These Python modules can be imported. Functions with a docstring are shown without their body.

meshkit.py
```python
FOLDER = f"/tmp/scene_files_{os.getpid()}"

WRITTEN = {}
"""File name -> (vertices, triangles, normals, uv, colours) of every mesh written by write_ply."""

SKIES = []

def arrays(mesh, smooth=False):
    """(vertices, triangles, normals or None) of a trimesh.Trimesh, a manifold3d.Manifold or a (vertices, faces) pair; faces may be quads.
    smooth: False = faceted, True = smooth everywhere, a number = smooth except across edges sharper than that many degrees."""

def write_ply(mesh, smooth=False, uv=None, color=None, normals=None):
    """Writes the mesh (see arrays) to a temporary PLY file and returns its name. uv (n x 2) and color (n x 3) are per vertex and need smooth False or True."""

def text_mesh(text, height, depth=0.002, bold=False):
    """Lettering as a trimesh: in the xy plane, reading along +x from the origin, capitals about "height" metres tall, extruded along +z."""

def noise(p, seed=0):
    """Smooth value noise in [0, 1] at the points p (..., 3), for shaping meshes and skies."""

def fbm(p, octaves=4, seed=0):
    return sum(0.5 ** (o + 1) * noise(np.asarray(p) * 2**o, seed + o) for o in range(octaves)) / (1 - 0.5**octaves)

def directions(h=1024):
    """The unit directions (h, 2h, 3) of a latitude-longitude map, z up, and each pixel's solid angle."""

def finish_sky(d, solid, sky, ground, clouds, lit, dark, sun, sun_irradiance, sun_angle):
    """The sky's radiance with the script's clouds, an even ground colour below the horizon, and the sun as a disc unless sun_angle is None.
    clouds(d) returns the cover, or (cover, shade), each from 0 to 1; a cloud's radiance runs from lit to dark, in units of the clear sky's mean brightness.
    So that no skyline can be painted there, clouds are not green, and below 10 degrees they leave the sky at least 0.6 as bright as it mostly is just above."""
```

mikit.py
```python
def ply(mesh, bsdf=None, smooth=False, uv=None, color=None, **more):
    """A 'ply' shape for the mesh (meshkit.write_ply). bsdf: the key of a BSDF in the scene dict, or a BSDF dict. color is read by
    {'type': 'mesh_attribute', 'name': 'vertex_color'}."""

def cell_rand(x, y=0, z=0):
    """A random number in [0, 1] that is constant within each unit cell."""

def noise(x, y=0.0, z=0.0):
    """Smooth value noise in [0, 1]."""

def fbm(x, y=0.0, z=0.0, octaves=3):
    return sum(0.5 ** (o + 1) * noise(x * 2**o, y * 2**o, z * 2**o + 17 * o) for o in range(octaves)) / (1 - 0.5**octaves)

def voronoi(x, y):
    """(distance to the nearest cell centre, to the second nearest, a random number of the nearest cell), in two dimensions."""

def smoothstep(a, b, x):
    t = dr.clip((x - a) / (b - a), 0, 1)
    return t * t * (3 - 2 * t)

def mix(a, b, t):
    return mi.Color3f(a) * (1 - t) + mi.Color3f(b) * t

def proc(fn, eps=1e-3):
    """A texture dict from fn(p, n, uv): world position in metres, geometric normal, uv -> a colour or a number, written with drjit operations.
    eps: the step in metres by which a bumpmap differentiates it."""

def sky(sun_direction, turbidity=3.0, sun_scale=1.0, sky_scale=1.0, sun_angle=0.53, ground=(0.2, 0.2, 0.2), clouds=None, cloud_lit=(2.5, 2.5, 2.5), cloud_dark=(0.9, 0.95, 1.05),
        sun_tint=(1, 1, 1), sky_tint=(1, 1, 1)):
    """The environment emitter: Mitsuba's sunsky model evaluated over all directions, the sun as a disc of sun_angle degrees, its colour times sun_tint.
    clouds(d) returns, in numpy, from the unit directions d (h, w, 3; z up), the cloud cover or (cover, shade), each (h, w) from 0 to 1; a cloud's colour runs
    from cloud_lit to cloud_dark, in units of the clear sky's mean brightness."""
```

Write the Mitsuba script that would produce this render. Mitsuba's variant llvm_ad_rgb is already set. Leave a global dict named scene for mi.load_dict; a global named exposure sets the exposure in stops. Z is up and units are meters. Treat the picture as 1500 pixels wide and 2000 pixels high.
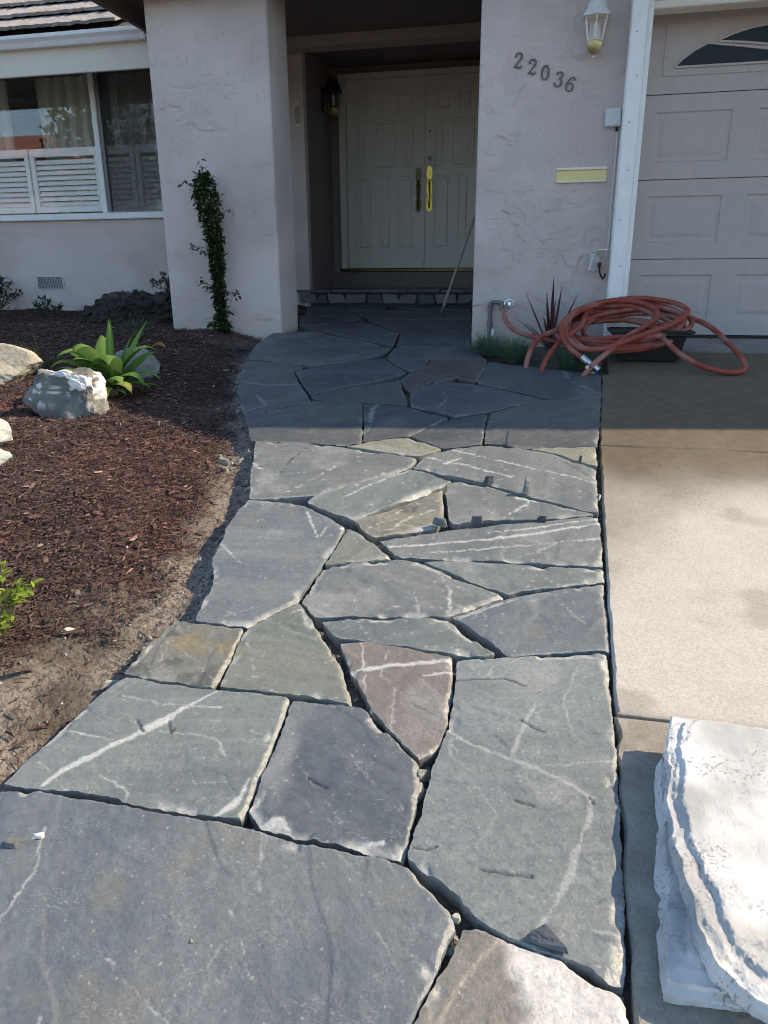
import math
import random
import numpy as np
import drjit as dr
import mitsuba as mi
import trimesh
import manifold3d
import meshkit
import mikit
from scipy.spatial import Delaunay, cKDTree
from shapely.geometry import Polygon, Point, LineString
from shapely.ops import unary_union
import shapely

scene, labels = {}, {}
exposure = 2.35

# ---------------------------------------------------------------- camera, sky, sun
PITCH, YAW, ROLL, FOCAL = 0.31861, -0.22131, 0.0061, 1430.0


def camera_matrix():
    cy, sy, cp, sp = math.cos(YAW), math.sin(YAW), math.cos(PITCH), math.sin(PITCH)
    fwd, right = np.array([sy * cp, cy * cp, -sp]), np.array([cy, -sy, 0.0])
    down = np.cross(fwd, right)
    r = math.cos(ROLL) * right + math.sin(ROLL) * down
    d = -math.sin(ROLL) * right + math.cos(ROLL) * down
    m = np.eye(4)
    m[:3, 0], m[:3, 1], m[:3, 2], m[:3, 3] = -r, -d, fwd, (0, 0, 1.3)
    return mi.ScalarTransform4f(m)


scene['camera'] = {'type': 'perspective', 'fov': math.degrees(2 * math.atan(750 / FOCAL)), 'fov_axis': 'x',
                   'near_clip': 0.05, 'far_clip': 400.0, 'to_world': camera_matrix()}
SUN = (1.15, 0.38, 1.0)
scene['sky'] = mikit.sky(SUN, turbidity=3.0, sky_scale=1.8, sky_tint=(1.08, 1.0, 0.89), ground=(0.25, 0.22, 0.2))

# ---------------------------------------------------------------- helpers
T4 = mi.ScalarTransform4f
rng = np.random.default_rng(7)
fbm, noise = meshkit.fbm, meshkit.noise


def gz(Y):
    """Height of the sloping front yard at depth Y."""
    Y = np.asarray(Y, float)
    return np.where(Y < 5.6, 0.139 * np.maximum(Y, -4.5), 0.139 * 5.6 + 0.06 * (Y - 5.6))


def sstep(a, b, x):
    t = np.clip((x - a) / (b - a), 0, 1)
    return t * t * (3 - 2 * t)


def key_for(base):
    if base not in scene and base not in labels and not any(k.startswith(base + '__') for k in scene):
        return base
    n = 1
    while True:
        k = f'{base}_{n:03d}'
        if k not in scene and k not in labels and not any(q.startswith(k + '__') for q in scene):
            return k
        n += 1


def thing(name, label, category, group=None):
    k = key_for(name)
    labels[k] = {'label': label, 'category': category}
    if group:
        labels[k]['group'] = group
    return k


def part(holder, name, mesh, mat, smooth=False, label=None, kind=None, **kw):
    k = key_for(f'{holder}__{name}')
    scene[k] = mikit.ply(mesh, mat, smooth, **kw)
    if label or kind:
        labels[k] = {}
        if label:
            labels[k]['label'] = label
        if kind:
            labels[k]['kind'] = kind
    return k


def single(name, mesh, mat, label, category, smooth=False, group=None, **kw):
    k = thing(name, label, category, group)
    scene[k] = mikit.ply(mesh, mat, smooth, **kw)
    return k


def struct(name, mesh, mat, label=None, smooth=False, kind='structure', **kw):
    k = key_for(name)
    scene[k] = mikit.ply(mesh, mat, smooth, **kw)
    labels[k] = {'kind': kind, 'label': label or name.replace('_', ' '), 'category': name.replace('_', ' ')}
    return k


def box(x0, x1, y0, y1, z0, z1, bevel=0.0):
    """A box, its edges chamfered by bevel."""
    if bevel <= 0:
        return trimesh.creation.box(bounds=[[x0, y0, z0], [x1, y1, z1]])
    b = min(bevel, (x1 - x0) / 2.1, (y1 - y0) / 2.1, (z1 - z0) / 2.1)
    pts = []
    for sx in (0, 1):
        for sy in (0, 1):
            for sz in (0, 1):
                c = np.array([(x0, x1)[sx], (y0, y1)[sy], (z0, z1)[sz]])
                s = np.array([1 - 2 * sx, 1 - 2 * sy, 1 - 2 * sz]) * b
                for a in range(3):
                    q = c + s
                    q[a] = c[a]
                    pts.append(q)
    return trimesh.convex.convex_hull(np.array(pts))


def cat(ms):
    return trimesh.util.concatenate([m for m in ms if m is not None])


def tube(path, rad, n=10, caps=True):
    P = np.asarray(path, float)
    R = np.broadcast_to(np.asarray(rad, float), (len(P),))
    tan = np.gradient(P, axis=0)
    tan /= np.linalg.norm(tan, axis=1, keepdims=True) + 1e-12
    ref = np.array([0, 0, 1.0]) if abs(tan[0, 2]) < 0.9 else np.array([1.0, 0, 0])
    N = []
    u = np.cross(tan[0], ref)
    u /= np.linalg.norm(u)
    for t in tan:
        u = u - t * (u @ t)
        u /= np.linalg.norm(u) + 1e-12
        N.append(u.copy())
    N = np.array(N)
    B = np.cross(tan, N)
    a = np.arange(n) * 2 * np.pi / n
    V = (P[:, None] + R[:, None, None] * (np.cos(a)[None, :, None] * N[:, None] + np.sin(a)[None, :, None] * B[:, None])).reshape(-1, 3)
    F = []
    for i in range(len(P) - 1):
        j = np.arange(n)
        k = (j + 1) % n
        F.append(np.stack([i * n + j, i * n + k, (i + 1) * n + k], 1))
        F.append(np.stack([i * n + j, (i + 1) * n + k, (i + 1) * n + j], 1))
    F = np.vstack(F)
    if caps:
        c0, c1 = len(V), len(V) + 1
        V = np.vstack([V, P[0], P[-1]])
        j = np.arange(n)
        k = (j + 1) % n
        e = (len(P) - 1) * n
        F = np.vstack([F, np.stack([k, j, np.full(n, c0)], 1), np.stack([e + j, e + k, np.full(n, c1)], 1)])
    return trimesh.Trimesh(V, F, process=False)


def spline(pts, per=8):
    """Catmull-Rom through the points."""
    P = np.asarray(pts, float)
    P = np.vstack([2 * P[0] - P[1], P, 2 * P[-1] - P[-2]])
    out = []
    for i in range(1, len(P) - 2):
        for t in np.arange(per) / per:
            a, b, c, d = P[i - 1:i + 3]
            out.append(0.5 * (2 * b + (c - a) * t + (2 * a - 5 * b + 4 * c - d) * t * t + (3 * b - a - 3 * c + d) * t ** 3))
    out.append(P[-2])
    return np.array(out)


def lathe(profile, n=24, center=(0, 0, 0), sx=1.0, sy=1.0, phase=0.0):
    pr = np.asarray(profile, float)
    a = phase + np.arange(n) * 2 * np.pi / n
    V = np.stack([np.outer(pr[:, 0], np.cos(a)) * sx, np.outer(pr[:, 0], np.sin(a)) * sy, np.repeat(pr[:, 1:2], n, 1)], -1).reshape(-1, 3)
    F = []
    j = np.arange(n)
    k = (j + 1) % n
    for i in range(len(pr) - 1):
        F += [np.stack([i * n + j, i * n + k, (i + 1) * n + k], 1), np.stack([i * n + j, (i + 1) * n + k, (i + 1) * n + j], 1)]
    return trimesh.Trimesh(V + np.array(center), np.vstack(F), process=False)


def grid_mesh(X, Y, Z):
    h, w = X.shape
    V = np.stack([X, Y, Z], -1).reshape(-1, 3)
    i = np.arange(h * w).reshape(h, w)
    a, b, c, d = i[:-1, :-1].ravel(), i[:-1, 1:].ravel(), i[1:, 1:].ravel(), i[1:, :-1].ravel()
    return V, np.vstack([np.stack([a, b, c], 1), np.stack([a, c, d], 1)])


def prism(poly_xy, z0, z1):
    """Upright prism over a plan polygon; z0 and z1 may be functions of (x, y)."""
    p = Polygon(poly_xy)
    if not p.exterior.is_ccw:
        p = Polygon(list(p.exterior.coords)[::-1])
    m = trimesh.creation.extrude_polygon(p, 1.0, engine='earcut')
    v = np.array(m.vertices)
    top = v[:, 2] > 0.5
    f0 = z0(v[:, 0], v[:, 1]) if callable(z0) else z0
    f1 = z1(v[:, 0], v[:, 1]) if callable(z1) else z1
    v[:, 2] = np.where(top, f1, f0)
    return trimesh.Trimesh(v, m.faces, process=False)


def extrude_xz(poly, y0, y1):
    """A polygon in x, z pushed from y0 to y1."""
    m = trimesh.creation.extrude_polygon(poly, 1.0, engine='earcut')
    v = np.array(m.vertices)
    V = np.stack([v[:, 0], y1 + (y0 - y1) * v[:, 2], v[:, 1]], 1)
    return trimesh.Trimesh(V, m.faces, process=False)


def rough_stone(center, size, seed, sub=4, amp=0.2, freq=1.6, flat=0.0, rot=0.0, cuts=7, boxy=1.0):
    """A broken boulder: a sphere cut by random planes and roughened."""
    m = trimesh.creation.icosphere(subdivisions=sub)
    v = np.array(m.vertices)
    r = np.random.default_rng(seed)
    v = np.sign(v) * np.abs(v) ** boxy
    for _ in range(cuts):
        n = r.normal(size=3)
        n /= np.linalg.norm(n)
        d = r.uniform(0.62, 0.88)
        over = np.maximum(v @ n - d, 0)
        v -= over[:, None] * n * 0.92
    v *= 1 + amp * (fbm(v * freq + seed * 3.1, 4, seed) - 0.5)[:, None] + 0.05 * (fbm(v * freq * 6 + seed, 3, seed) - 0.5)[:, None]
    v = v * np.asarray(size)
    c, s = math.cos(rot), math.sin(rot)
    v = np.stack([v[:, 0] * c - v[:, 1] * s, v[:, 0] * s + v[:, 1] * c, v[:, 2]], 1)
    return trimesh.Trimesh(v + np.asarray(center), m.faces, process=False)


# ---------------------------------------------------------------- materials
def rgb(*c):
    return {'type': 'rgb', 'value': [float(x) for x in c]}


VC = {'type': 'mesh_attribute', 'name': 'vertex_color'}
M = mi.Color3f


def simple(name, color, rough=0.6, metallic=0.0, spec=0.3, two=True):
    d = {'type': 'principled', 'base_color': color if isinstance(color, dict) else rgb(*color), 'roughness': rough, 'metallic': metallic, 'specular': spec}
    scene[name] = {'type': 'twosided', 'bsdf': d} if two else d


def bumped(name, color, fn, rough=0.7, eps=1e-3, spec=0.3, two=True):
    d = {'type': 'bumpmap', 'arbitrary': mikit.proc(fn, eps), 'scale': 1.0,
         'bsdf': {'type': 'principled', 'base_color': color, 'roughness': rough, 'specular': spec}}
    scene[name] = {'type': 'twosided', 'bsdf': d} if two else d


def stucco_height(p, n, uv):
    u = p.x + p.y * 0.9
    w = 0.22 * mikit.fbm(u * 2.3, p.z * 2.3, 3.0, 2)
    f = mikit.fbm(u * 6.5 + w * 5, p.z * 7.5 - w * 4, p.y * 1.3, 4)
    g = mikit.fbm(u * 14 + 5.0, p.z * 16 + u * 3, 1.7, 3)
    k = 0.3 + 1.2 * mikit.smoothstep(0.35, 0.65, mikit.fbm(u * 1.9 + 8, p.z * 2.3, 5.0, 2))
    h = k * (0.0042 * mikit.smoothstep(0.45, 0.53, f) + 0.0034 * mikit.smoothstep(0.51, 0.58, g))
    return h + 0.0016 * mikit.noise(u * 95, p.z * 95, p.y * 60)


def stucco_color(p, n, uv):
    u = p.x + p.y * 0.9
    v = mikit.fbm(u * 1.6, p.z * 1.6, 4.0, 3)
    base = mikit.mix(M(0.465, 0.402, 0.380), M(0.565, 0.492, 0.466), mikit.smoothstep(0.25, 0.75, v))
    low = mikit.smoothstep(1.25, 0.75, p.z + 0.3 * mikit.fbm(u * 3, p.z * 3, 1.0, 2))
    base = mikit.mix(base, M(0.44, 0.38, 0.32), 0.6 * low)
    w = 0.22 * mikit.fbm(u * 2.3, p.z * 2.3, 3.0, 2)
    f = mikit.fbm(u * 6.5 + w * 5, p.z * 7.5 - w * 4, p.y * 1.3, 4)
    crease = mikit.smoothstep(0.012, 0.0, dr.abs(f - 0.485)) * mikit.smoothstep(0.42, 0.6, mikit.noise(u * 7, p.z * 7, 2.0))
    g = mikit.fbm(u * 14 + 5.0, p.z * 16 + u * 3, 1.7, 3)
    fine = mikit.smoothstep(0.022, 0.0, dr.abs(g - 0.545)) * mikit.smoothstep(0.50, 0.66, mikit.noise(u * 9 + 4, p.z * 11, 6.0))
    return base * (1 - 0.10 * crease - 0.13 * fine)  # crease shading painted into the colour, on top of the bump


bumped('stucco', mikit.proc(stucco_color), stucco_height, rough=0.85, eps=2e-3, spec=0.2)


def concrete_color(p, n, uv):
    big = mikit.fbm(p.x * 1.7, p.y * 1.7, 2.0, 4)
    fine = mikit.fbm(p.x * 26, p.y * 26, 1.0, 3)
    grain = mikit.noise(p.x * 240, p.y * 240, 5.0)
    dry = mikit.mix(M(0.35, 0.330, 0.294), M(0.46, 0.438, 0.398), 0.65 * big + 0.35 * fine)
    wet = mikit.mix(M(0.075, 0.06, 0.043), M(0.15, 0.122, 0.085), 0.5 * big + 0.5 * fine)  # damp concrete towards the garage
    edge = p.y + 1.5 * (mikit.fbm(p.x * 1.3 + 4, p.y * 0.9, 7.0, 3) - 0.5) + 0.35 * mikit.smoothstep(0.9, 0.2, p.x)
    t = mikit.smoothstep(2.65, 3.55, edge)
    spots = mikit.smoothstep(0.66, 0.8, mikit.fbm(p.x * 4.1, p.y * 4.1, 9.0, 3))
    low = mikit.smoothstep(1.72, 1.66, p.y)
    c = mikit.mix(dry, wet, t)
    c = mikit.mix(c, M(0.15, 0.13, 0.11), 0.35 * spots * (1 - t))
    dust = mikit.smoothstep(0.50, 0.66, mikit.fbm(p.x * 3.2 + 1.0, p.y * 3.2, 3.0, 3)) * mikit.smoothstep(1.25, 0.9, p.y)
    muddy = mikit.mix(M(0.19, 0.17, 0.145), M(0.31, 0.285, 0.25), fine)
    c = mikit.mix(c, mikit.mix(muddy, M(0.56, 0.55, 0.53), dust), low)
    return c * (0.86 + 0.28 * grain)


def concrete_height(p, n, uv):
    return 0.0012 * mikit.noise(p.x * 330, p.y * 330, p.z * 210) + 0.0012 * mikit.fbm(p.x * 34, p.y * 34, 1.0, 3)


bumped('concrete', mikit.proc(concrete_color), concrete_height, rough=0.75, eps=1e-3, spec=0.35)


def slate_height(p, n, uv):
    a = mikit.fbm(p.x * 38 + p.y * 14, p.y * 60, p.z * 40, 4)
    return 0.0036 * a + 0.0006 * mikit.noise(p.x * 290, p.y * 290, p.z * 200)


def slate_speck(p, n, uv):
    s = mikit.smoothstep(0.60, 0.80, mikit.noise(p.x * 330, p.y * 330, p.z * 120))
    return 0.20 * s + 0.30 * mikit.noise(p.x * 150 + 9, p.y * 170, p.z * 100)


def slate_light(p, n, uv):
    a = mikit.smoothstep(0.66, 0.84, mikit.noise(p.x * 210 + p.y * 60, p.y * 420, p.z * 90)) * mikit.smoothstep(0.40, 0.62, mikit.fbm(p.x * 13, p.y * 13, 4.0, 3))
    return 0.26 * a


def slate(name, rough, spec, dark):
    scene[name] = {'type': 'twosided', 'bsdf': {'type': 'bumpmap', 'arbitrary': mikit.proc(slate_height, 1e-3), 'scale': 1.0, 'bsdf': {
        'type': 'blendbsdf', 'weight': mikit.proc(slate_speck),
        'a': {'type': 'blendbsdf', 'weight': mikit.proc(slate_light), 'a': {'type': 'principled', 'base_color': VC, 'roughness': rough, 'specular': spec},
              'b': {'type': 'principled', 'base_color': rgb(0.36, 0.37, 0.37), 'roughness': rough, 'specular': spec}},
        'b': {'type': 'principled', 'base_color': rgb(*dark), 'roughness': rough, 'specular': spec}}}}


slate('slate', 0.52, 0.45, (0.06, 0.063, 0.068))


def rock_height(p, n, uv):
    return 0.016 * mikit.fbm(p.x * 24, p.y * 24, p.z * 30, 4) + 0.0015 * mikit.noise(p.x * 200, p.y * 200, p.z * 200)


bumped('rock', VC, rock_height, rough=0.8, eps=1.5e-3)


def white_rock_color(p, n, uv):
    a = mikit.fbm(p.x * 9, p.y * 9, p.z * 9, 4)
    s = mikit.smoothstep(0.63, 0.78, mikit.noise(p.x * 230, p.y * 260, p.z * 90)) * mikit.smoothstep(0.46, 0.62, mikit.fbm(p.x * 7 + 3, p.y * 7, 2.0, 3))
    c = mikit.mix(M(0.38, 0.38, 0.375), M(0.62, 0.62, 0.615), mikit.smoothstep(0.3, 0.7, a))
    d = mikit.smoothstep(0.50, 0.70, mikit.fbm(p.x * 5 + 9, p.y * 5, p.z * 12, 4))
    c = mikit.mix(c, M(0.30, 0.285, 0.255), 0.55 * d)
    return mikit.mix(c, M(0.24, 0.24, 0.24), 0.7 * s)


def white_rock_height(p, n, uv):
    return 0.004 * mikit.fbm(p.x * 22, p.y * 22, p.z * 60, 4) + 0.0008 * mikit.noise(p.x * 260, p.y * 260, p.z * 260)


bumped('white_rock', mikit.proc(white_rock_color), white_rock_height, rough=0.8)


def soil_height(p, n, uv):
    return 0.010 * mikit.fbm(p.x * 45, p.y * 45, 2.0, 3) + 0.003 * mikit.noise(p.x * 230, p.y * 230, 1.0)


def soil_speck(p, n, uv):
    return 0.55 * mikit.smoothstep(0.45, 0.75, mikit.fbm(p.x * 90, p.y * 90, 3.0, 2))


scene['soil'] = {'type': 'twosided', 'bsdf': {'type': 'bumpmap', 'arbitrary': mikit.proc(soil_height, 1e-3), 'scale': 1.0, 'bsdf': {
    'type': 'blendbsdf', 'weight': mikit.proc(soil_speck),
    'a': {'type': 'principled', 'base_color': VC, 'roughness': 0.95, 'specular': 0.1},
    'b': {'type': 'principled', 'base_color': rgb(0.05, 0.04, 0.033), 'roughness': 0.95, 'specular': 0.1}}}}
scene['chip'] = {'type': 'twosided', 'bsdf': {'type': 'principled', 'base_color': VC, 'roughness': 0.8, 'specular': 0.25}}
scene['leaf'] = {'type': 'principledthin', 'base_color': VC, 'roughness': 0.45, 'diff_trans': 0.7, 'spec_trans': 0.0}
scene['matte_leaf'] = {'type': 'principledthin', 'base_color': VC, 'roughness': 0.75, 'diff_trans': 0.5, 'spec_trans': 0.0}


def paint_height(p, n, uv):
    return 0.0006 * mikit.fbm(p.x * 60, p.y * 60, p.z * 12, 3)


def grime(base, dirt, k=0.5):
    def fn(p, n, uv):
        a = mikit.fbm(p.x * 3.1 + 2, p.y * 3.1, p.z * 2.1, 4)
        b = mikit.noise(p.x * 40, p.y * 40, p.z * 14)
        return mikit.mix(M(*base), M(*dirt), k * (0.6 * a + 0.4 * b))
    return mikit.proc(fn)


bumped('white_paint', grime((0.80, 0.81, 0.82), (0.55, 0.54, 0.52), 0.5), paint_height, rough=0.5)
bumped('cream_paint', grime((0.70, 0.66, 0.58), (0.45, 0.42, 0.36), 0.5), paint_height, rough=0.55)
bumped('garage_paint', grime((0.43, 0.380, 0.362), (0.35, 0.308, 0.294), 0.7), paint_height, rough=0.5)
bumped('door_paint', grime((0.63, 0.595, 0.535), (0.53, 0.50, 0.45), 0.6), paint_height, rough=0.45)
bumped('brown_paint', grime((0.17, 0.14, 0.125), (0.10, 0.085, 0.075), 0.6), paint_height, rough=0.6)
bumped('beam_paint', grime((0.40, 0.335, 0.30), (0.30, 0.25, 0.225), 0.6), paint_height, rough=0.6)
bumped('porch_paint', grime((0.22, 0.185, 0.17), (0.16, 0.135, 0.125), 0.6), paint_height, rough=0.7)
simple('brass', (0.55, 0.42, 0.08), 0.34, 1.0)
simple('dull_brass', (0.10, 0.085, 0.05), 0.4, 1.0)
simple('bronze', (0.055, 0.045, 0.04), 0.4, 0.6)
simple('digit_metal', (0.13, 0.115, 0.11), 0.5, 0.5)
simple('chrome', (0.62, 0.63, 0.65), 0.25, 1.0)
simple('galvanised', (0.16, 0.16, 0.165), 0.5, 0.7)
simple('grey_plastic', (0.55, 0.55, 0.56), 0.45)
simple('black_plastic', (0.010, 0.010, 0.011), 0.45)
simple('mail_cream', (0.74, 0.68, 0.52), 0.45)
simple('mail_brass', (0.62, 0.52, 0.24), 0.4, 0.2)
simple('lamp_white', (0.62, 0.62, 0.60), 0.4)
simple('lamp_brass', (0.42, 0.36, 0.18), 0.35, 0.7)
simple('dark_void', (0.02, 0.02, 0.02), 0.9, spec=0.0, two=True)
simple('room_paint', (0.30, 0.29, 0.27), 0.9, two=True)
simple('shutter_white', (0.80, 0.79, 0.77), 0.45)
simple('curtain_cloth', (0.38, 0.385, 0.345), 0.9, two=True)
simple('tile_butt', (0.10, 0.09, 0.085), 0.9)
simple('mortar', (0.05, 0.05, 0.052), 0.9)
simple('asphalt', (0.05, 0.05, 0.052), 0.9)
simple('stick_wood', (0.34, 0.31, 0.27), 0.6)
simple('dry_leaf', (0.45, 0.24, 0.11), 0.7, two=True)
simple('bark', (0.14, 0.11, 0.085), 0.9)
simple('red_roof', (0.26, 0.12, 0.095), 0.8)
simple('pink_stucco', (0.42, 0.35, 0.32), 0.9)


def roof_tile_color(p, n, uv):
    a = mikit.fbm(p.x * 5, p.y * 5, p.z * 5, 3)
    s = mikit.smoothstep(0.52, 0.66, mikit.fbm(p.x * 9 + p.y * 11, p.y * 13 - p.x * 6, p.z * 9, 3))
    c = mikit.mix(M(0.20, 0.185, 0.18), M(0.34, 0.315, 0.305), a)
    return mikit.mix(c, M(0.20, 0.18, 0.15), 0.6 * s) * (0.85 + 0.3 * mikit.noise(p.x * 90, p.y * 90, p.z * 90))


def roof_tile_height(p, n, uv):
    return 0.010 * mikit.fbm(p.x * 14 + p.y * 9, p.y * 12 - p.x * 7, p.z * 10, 3)


bumped('roof_tile', mikit.proc(roof_tile_color), roof_tile_height, rough=0.85)


def hose_color(p, n, uv):
    a = mikit.fbm(p.x * 11, p.y * 11, p.z * 11, 3)
    dust = mikit.smoothstep(0.48, 0.66, mikit.fbm(p.x * 5 + 3, p.y * 5, p.z * 8, 3))
    c = mikit.mix(M(0.20, 0.040, 0.027), M(0.29, 0.070, 0.048), a)
    return mikit.mix(c, M(0.33, 0.20, 0.175), 0.55 * dust)


def hose_height(p, n, uv):
    return 0.0006 * mikit.noise(p.x * 160, p.y * 160, p.z * 160)


bumped('hose_rubber', mikit.proc(hose_color), hose_height, rough=0.55)
scene['window_glass'] = {'type': 'thindielectric', 'int_ior': 1.7}
scene['dark_glass'] = {'type': 'principled', 'base_color': rgb(0.012, 0.014, 0.018), 'roughness': 0.12, 'specular': 0.18}
scene['lamp_glass'] = {'type': 'thindielectric', 'int_ior': 1.5}
simple('rust', (0.20, 0.13, 0.10), 0.9)
simple('screen_wire', (0.05, 0.05, 0.052), 0.7)

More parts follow.
